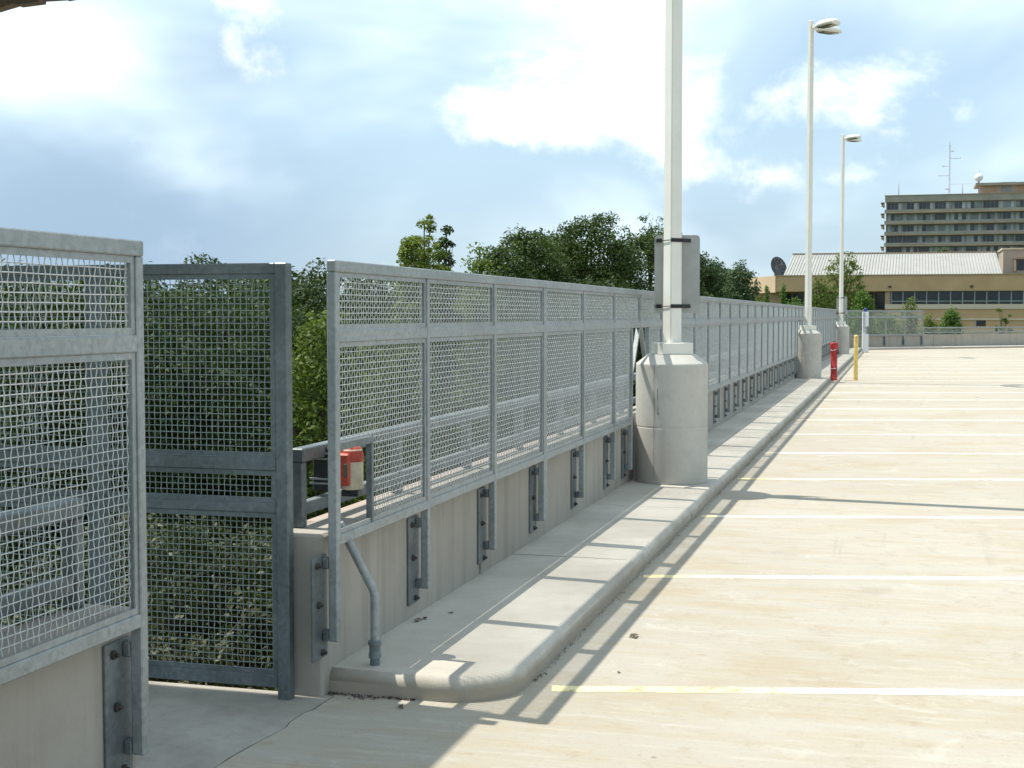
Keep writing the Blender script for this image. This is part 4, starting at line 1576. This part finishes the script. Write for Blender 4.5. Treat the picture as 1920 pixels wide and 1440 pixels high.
def leaf_cloud(rs, centers, radii, n, size, up=0.5):
    """n leaf quads spread over clumps; returns numpy verts"""
    k = len(centers)
    w = np.array([r ** 2 for r in radii])
    idx = rs.choice(k, n, p=w / w.sum())
    C = np.array(centers)[idx]
    Rd = np.array(radii)[idx][:, None]
    d = rs.normal(size=(n, 3))
    d /= np.linalg.norm(d, axis=1)[:, None]
    d[:, 2] = np.where(rs.random(n) < 0.35, np.abs(d[:, 2]), d[:, 2])
    rad = rs.random((n, 1)) ** 0.45
    P = C + d * rad * Rd * np.array([1.0, 1.0, 0.72])
    nrm = d * 0.7 + rs.normal(size=(n, 3)) * 0.6 + np.array([0, 0, up])
    nrm /= np.linalg.norm(nrm, axis=1)[:, None]
    a = np.cross(nrm, rs.normal(size=(n, 3)))
    a /= np.linalg.norm(a, axis=1)[:, None] + 1e-9
    b_ = np.cross(nrm, a)
    s = size * rs.uniform(0.6, 1.35, (n, 1))
    droop = nrm * s * 0.18
    v = np.stack([P - a * s, P - b_ * s * 0.52 + droop, P + a * s, P + b_ * s * 0.52 + droop], 1)
    return v.reshape(-1, 3)


def leaf_mesh(V):
    n = len(V) // 4
    me = bpy.data.meshes.new('crown')
    me.vertices.add(4 * n)
    me.vertices.foreach_set('co', V.astype(np.float32).ravel())
    me.loops.add(4 * n)
    me.loops.foreach_set('vertex_index', np.arange(4 * n, dtype=np.int32))
    me.polygons.add(n)
    me.polygons.foreach_set('loop_start', np.arange(0, 4 * n, 4, dtype=np.int32))
    me.update(calc_edges=True)
    return me


def tree(name, label, px, Z, ytop, rad, zlow, leaf, n, size, seed, clumps=45, crown_r=0.26, open_=0.0, lean=0.0, stems=1, top_taper=0.0, group='trees around the deck', cat='tree', pos=None):
    """ytop: image row of the crown's top; rad: crown half-width in metres; zlow: underside of the crown"""
    base = Vector(pos) if pos else at(px, Z, GZ)
    base.z = GZ
    ztop = CAM_H + (591 - ytop) / 2580 * Z
    rs = np.random.RandomState(seed)
    pr = random.Random(seed)
    t = thing(name, label, cat, base, pr.uniform(0, 6.28) if not lean else 0, group)
    H = ztop - GZ
    lo = zlow - GZ
    cz, rz_ = (H + lo) / 2, (H - lo) / 2
    # lumpy shell: a few broad bulges, leaf clumps mostly near the surface
    nl = 11
    ld = rs.normal(size=(nl, 3))
    ld /= np.linalg.norm(ld, axis=1)[:, None]
    la = rs.uniform(0.5, 1.0, nl)
    rc = crown_r
    area = 4 * math.pi * ((2 * (rad * rz_) ** 1.6 + rad ** 3.2) / 3) ** (1 / 1.6)
    k_ = clumps if open_ else int(min(900, max(clumps, 1.15 * area / (rc * rc))))
    cs, rr2 = [], []
    while len(cs) < k_:
        v = rs.normal(size=3)
        v /= np.linalg.norm(v)
        bul = float(np.max(la * np.exp(-((1 - ld @ v) / 0.22))))
        sh = 0.80 + 0.20 * bul
        fr = sh * (rs.uniform(0.84, 1.0) if rs.random() < 0.68 else rs.uniform(0.35, 0.84))
        sprig = rs.random() < 0.10
        if sprig:
            fr = sh * rs.uniform(1.0, 1.07)
        e = rad - rc * 0.6
        ez = rz_ - rc * 0.5
        c = np.array([v[0] * e * fr, v[1] * e * fr, cz + v[2] * ez * fr])
        if top_taper:
            q = 1 - top_taper * (c[2] - lo) / (H - lo)
            c[0] *= q
            c[1] *= q
        cs.append(c)
        rr2.append(rc * (rs.uniform(0.4, 0.6) if sprig else rs.uniform(0.6, 1.3)))
    # stretch so that the crown reaches its full height
    zmax = max(c[2] + 0.55 * r_ for c, r_ in zip(cs, rr2))
    for c in cs:
        c[2] = lo + (c[2] - lo) * (H - lo) / (zmax - lo)
    V = leaf_cloud(rs, cs, rr2, n, size)
    obj('crown', leaf_mesh(V), LEAF[leaf], t)
    tk = MB()
    r0 = 0.035 * rad + 0.05
    for s_ in range(stems):
        ox, oy = (0, 0) if stems == 1 else (pr.uniform(-.2, .2) * rad, pr.uniform(-.2, .2) * rad)
        pts_ = [(ox * .3, oy * .3, 0)]
        for k in range(1, 6):
            f_ = k / 5
            pts_.append((ox * f_ + pr.uniform(-.05, .05) * rad, oy * f_ + pr.uniform(-.05, .05) * rad, (H - 0.25 * rad) * f_))
        tk.tube(pts_, [r0 * (1 - 0.85 * k / 5) for k in range(6)], 8)
    for i in range(min(len(cs), 26)):
        c = cs[i]
        f_ = max(0.15, min(0.9, (c[2] - 0.35 * rad) / (H - 0.25 * rad)))
        z0 = f_ * (H - 0.25 * rad) * 0.93
        mid = (c[0] * 0.45, c[1] * 0.45, z0 + (c[2] - z0) * 0.6)
        tk.tube([(0, 0, z0 * 0.96), mid, tuple(c)], [r0 * 0.42 * (1 - 0.6 * f_), r0 * 0.22, r0 * 0.07], 5)
    obj('trunk', tk, M['bark'], t)
    return t


TREES = [
    # behind the opening
    ('broadleaf_tree', 'dark broadleaf tree filling the return panel at the opening', 385, 22, 477, 3.4, -5.5, 'dark', 110000, 0.040, 1, 80, .42),
    ('broadleaf_tree', 'dark tree seen between the return panel and the fence end', 610, 25, 482, 2.6, -5.5, 'dark', 90000, 0.042, 2, 70, .42),
    ('broadleaf_tree', 'dark tree behind the leftmost mesh fence', 70, 21, 490, 3.4, -5.5, 'dark', 70000, 0.045, 3, 60, .45),
    ('broadleaf_tree', 'dark tree low behind the first fence bays', 785, 34, 502, 3.4, -5.5, 'dark', 60000, 0.058, 4, 60, .50),
    ('magnolia', 'glossy leaved evergreen low behind the return panel', 330, 12.2, 950, 2.3, -4.5, 'magnolia', 95000, 0.030, 5, 80, .28),
    ('magnolia', 'glossy leaved evergreen low behind the gate post', 540, 13.2, 985, 1.9, -4.5, 'magnolia', 75000, 0.030, 6, 50, .28),
    ('young_tree', 'yellow green young tree in the gap beside the fence end post', 600, 15, 582, 0.62, -1.2, 'lime', 8500, 0.034, 7, 34, .19),
    ('young_tree', 'yellow green sapling behind the first mesh bay', 735, 18, 596, 0.85, -2.0, 'lime', 9000, 0.038, 8, 30, .25),
    # skyline above the fence
    ('young_tree', 'tall sparse yellow green tree rising above the fence', 795, 26, 404, 0.62, 0.9, 'yellow', 6500, 0.036, 9, 64, .17),
    ('young_tree', 'low yellow green tree at the foot of the tall sparse one', 766, 27, 460, 0.36, -1.0, 'yellow', 3800, 0.042, 41, 30, .14),
    ('young_tree', 'small olive treetop right of the tall sparse tree', 836, 27, 425, 0.34, 0.0, 'oak', 4200, 0.038, 42, 44, .14),
    ('broadleaf_tree', 'olive green shrubby tree left of the big oaks', 898, 31, 455, 0.72, -2.0, 'yellow', 7000, 0.045, 10, 34, .24),
    ('oak_tree', 'leftmost big oak of the dark skyline group', 985, 44, 424, 2.1, -5.0, 'oak', 60000, 0.052, 12, 80, .45),
    ('oak_tree', 'low shoulder of the oak group above the olive tree', 935, 42, 452, 1.3, -4.0, 'oak', 20000, 0.06, 43, 50, .36),
    ('oak_tree', 'oak filling the dip between the leftmost and the tallest oak', 1048, 48, 428, 1.9, -4.5, 'oak', 36000, 0.064, 44, 70, .44),
    ('broadleaf_tree', 'far dark tree closing the view behind the opening', 480, 34, 497, 4.6, -5.5, 'dark', 40000, 0.085, 45, 80, .75),
    ('broadleaf_tree', 'far dark tree behind the left edge of the mesh', 180, 32, 500, 4.2, -5.5, 'dark', 36000, 0.085, 46, 80, .75),
    ('broadleaf_tree', 'dark tree behind the upper mesh beside the fence end post', 690, 29, 503, 2.2, -5.5, 'dark', 46000, 0.05, 47, 70, .45),
    ('oak_tree', 'tallest oak of the skyline group, left of the nearest lamp post', 1110, 46, 399, 2.5, -5.0, 'oak', 75000, 0.052, 13, 90, .48),
    ('oak_tree', 'oak of the skyline group directly behind the nearest lamp post', 1218, 50, 400, 2.3, -5.0, 'oak', 66000, 0.055, 14, 80, .48),
    ('oak_tree', 'dark oak just right of the nearest lamp post sign', 1312, 62, 472, 1.55, -4.0, 'dark', 26000, 0.07, 15, 60, .42),
    ('broadleaf_tree', 'hazy far tree left of the satellite dish', 1388, 100, 488, 1.7, -3.5, 'hazy', 16000, 0.095, 16, 50, .42),
    ('broadleaf_tree', 'hazy far tree beside the tan building wing', 1345, 104, 482, 1.9, -3.5, 'hazy', 16000, 0.095, 17, 50, .45),
    ('broadleaf_tree', 'dense tree behind the middle fence bays', 900, 38, 516, 2.6, -5.5, 'dark', 30000, 0.07, 18, 60, .55),
    ('broadleaf_tree', 'dense tree behind the fence left of the nearest pedestal', 1130, 42, 515, 3.0, -5.5, 'dark', 30000, 0.075, 19, 60, .55),
    ('broadleaf_tree', 'dense tree behind the fence right of the nearest pedestal', 1330, 52, 540, 2.2, -5.5, 'dark', 20000, 0.08, 40, 60, .55),
    # before the tan building
    ('ornamental_tree', 'loose upright tree before the tan building between two lamp posts', 1580, 84, 470, 1.6, -1.5, 'thin', 8500, 0.07, 20, 60, .22),
    ('ornamental_tree', 'leafy low tree left of the farthest lamp post', 1535, 82, 515, 0.95, -2.0, 'thin', 5200, 0.07, 21, 36, .28),
    ('shrub_tree', 'bright bushy tree just right of the farthest lamp post', 1618, 76, 543, 0.75, -1.5, 'bright', 5200, 0.06, 22, 36, .24),
    ('conical_tree', 'narrow conical sapling left of its twin before the tan wall', 1437, 72, 534, 0.42, -0.5, 'bright', 2600, 0.05, 23, 24, .14),
    ('conical_tree', 'narrow conical sapling right of its twin before the tan wall', 1468, 72, 527, 0.42, -0.5, 'bright', 2600, 0.05, 24, 24, .14),
    ('shrub_tree', 'small yellow shrub top left of the conical saplings', 1420, 74, 553, 0.4, -0.5, 'yellow', 1400, 0.05, 25, 16, .18),
    ('shrub_tree', 'low leafy tree over the end of the mesh fence', 1490, 74, 556, 0.9, -1.5, 'bright', 4200, 0.06, 26, 30, .26),
    ('shrub_tree', 'yellow green treetop above the far mesh section', 1705, 86, 557, 0.75, -1.5, 'thin', 3200, 0.065, 27, 30, .24),
    ('shrub_tree', 'round bright green bush above the far low wall', 1783, 84, 574, 0.85, -1.5, 'bright', 6000, 0.065, 28, 40, .26),
    ('shrub_tree', 'airy pale green treetop above the far wall at the right', 1878, 84, 578, 0.7, -1.0, 'thin', 1500, 0.06, 29, 20, .2),
    ('shrub_tree', 'green tree behind the far mesh section, right of the phone tower', 1660, 80, 585, 1.2, -2.5, 'bright', 7000, 0.07, 30, 40, .32),
    ('shrub_tree', 'green tree behind the far mesh section, left of the phone tower', 1600, 80, 580, 1.2, -2.5, 'bright', 7000, 0.07, 31, 40, .32),
    ('shrub_tree', 'olive green bush at the right end of the far mesh section', 1742, 82, 586, 0.7, -1.5, 'thin', 3000, 0.065, 32, 26, .24),
    ('broadleaf_tree', 'dark treetop before the tower block above the metal roof', 1762, 150, 464, 1.9, 2.0, 'hazy', 6000, 0.12, 33, 36, .5),
]
OPEN = {9, 29, 42}
for (nm, lab, px, Z, yt, rad, zl, lf, n, sz, sd_, cl_, cr2) in TREES:
    tree(nm, lab, px, Z, yt, rad, zl, lf, n, sz, sd_, cl_, cr2, open_=1.0 if sd_ in OPEN else 0.0,
         top_taper=0.85 if nm == 'conical_tree' else 0.0, stems=3 if nm == 'ornamental_tree' else 1)
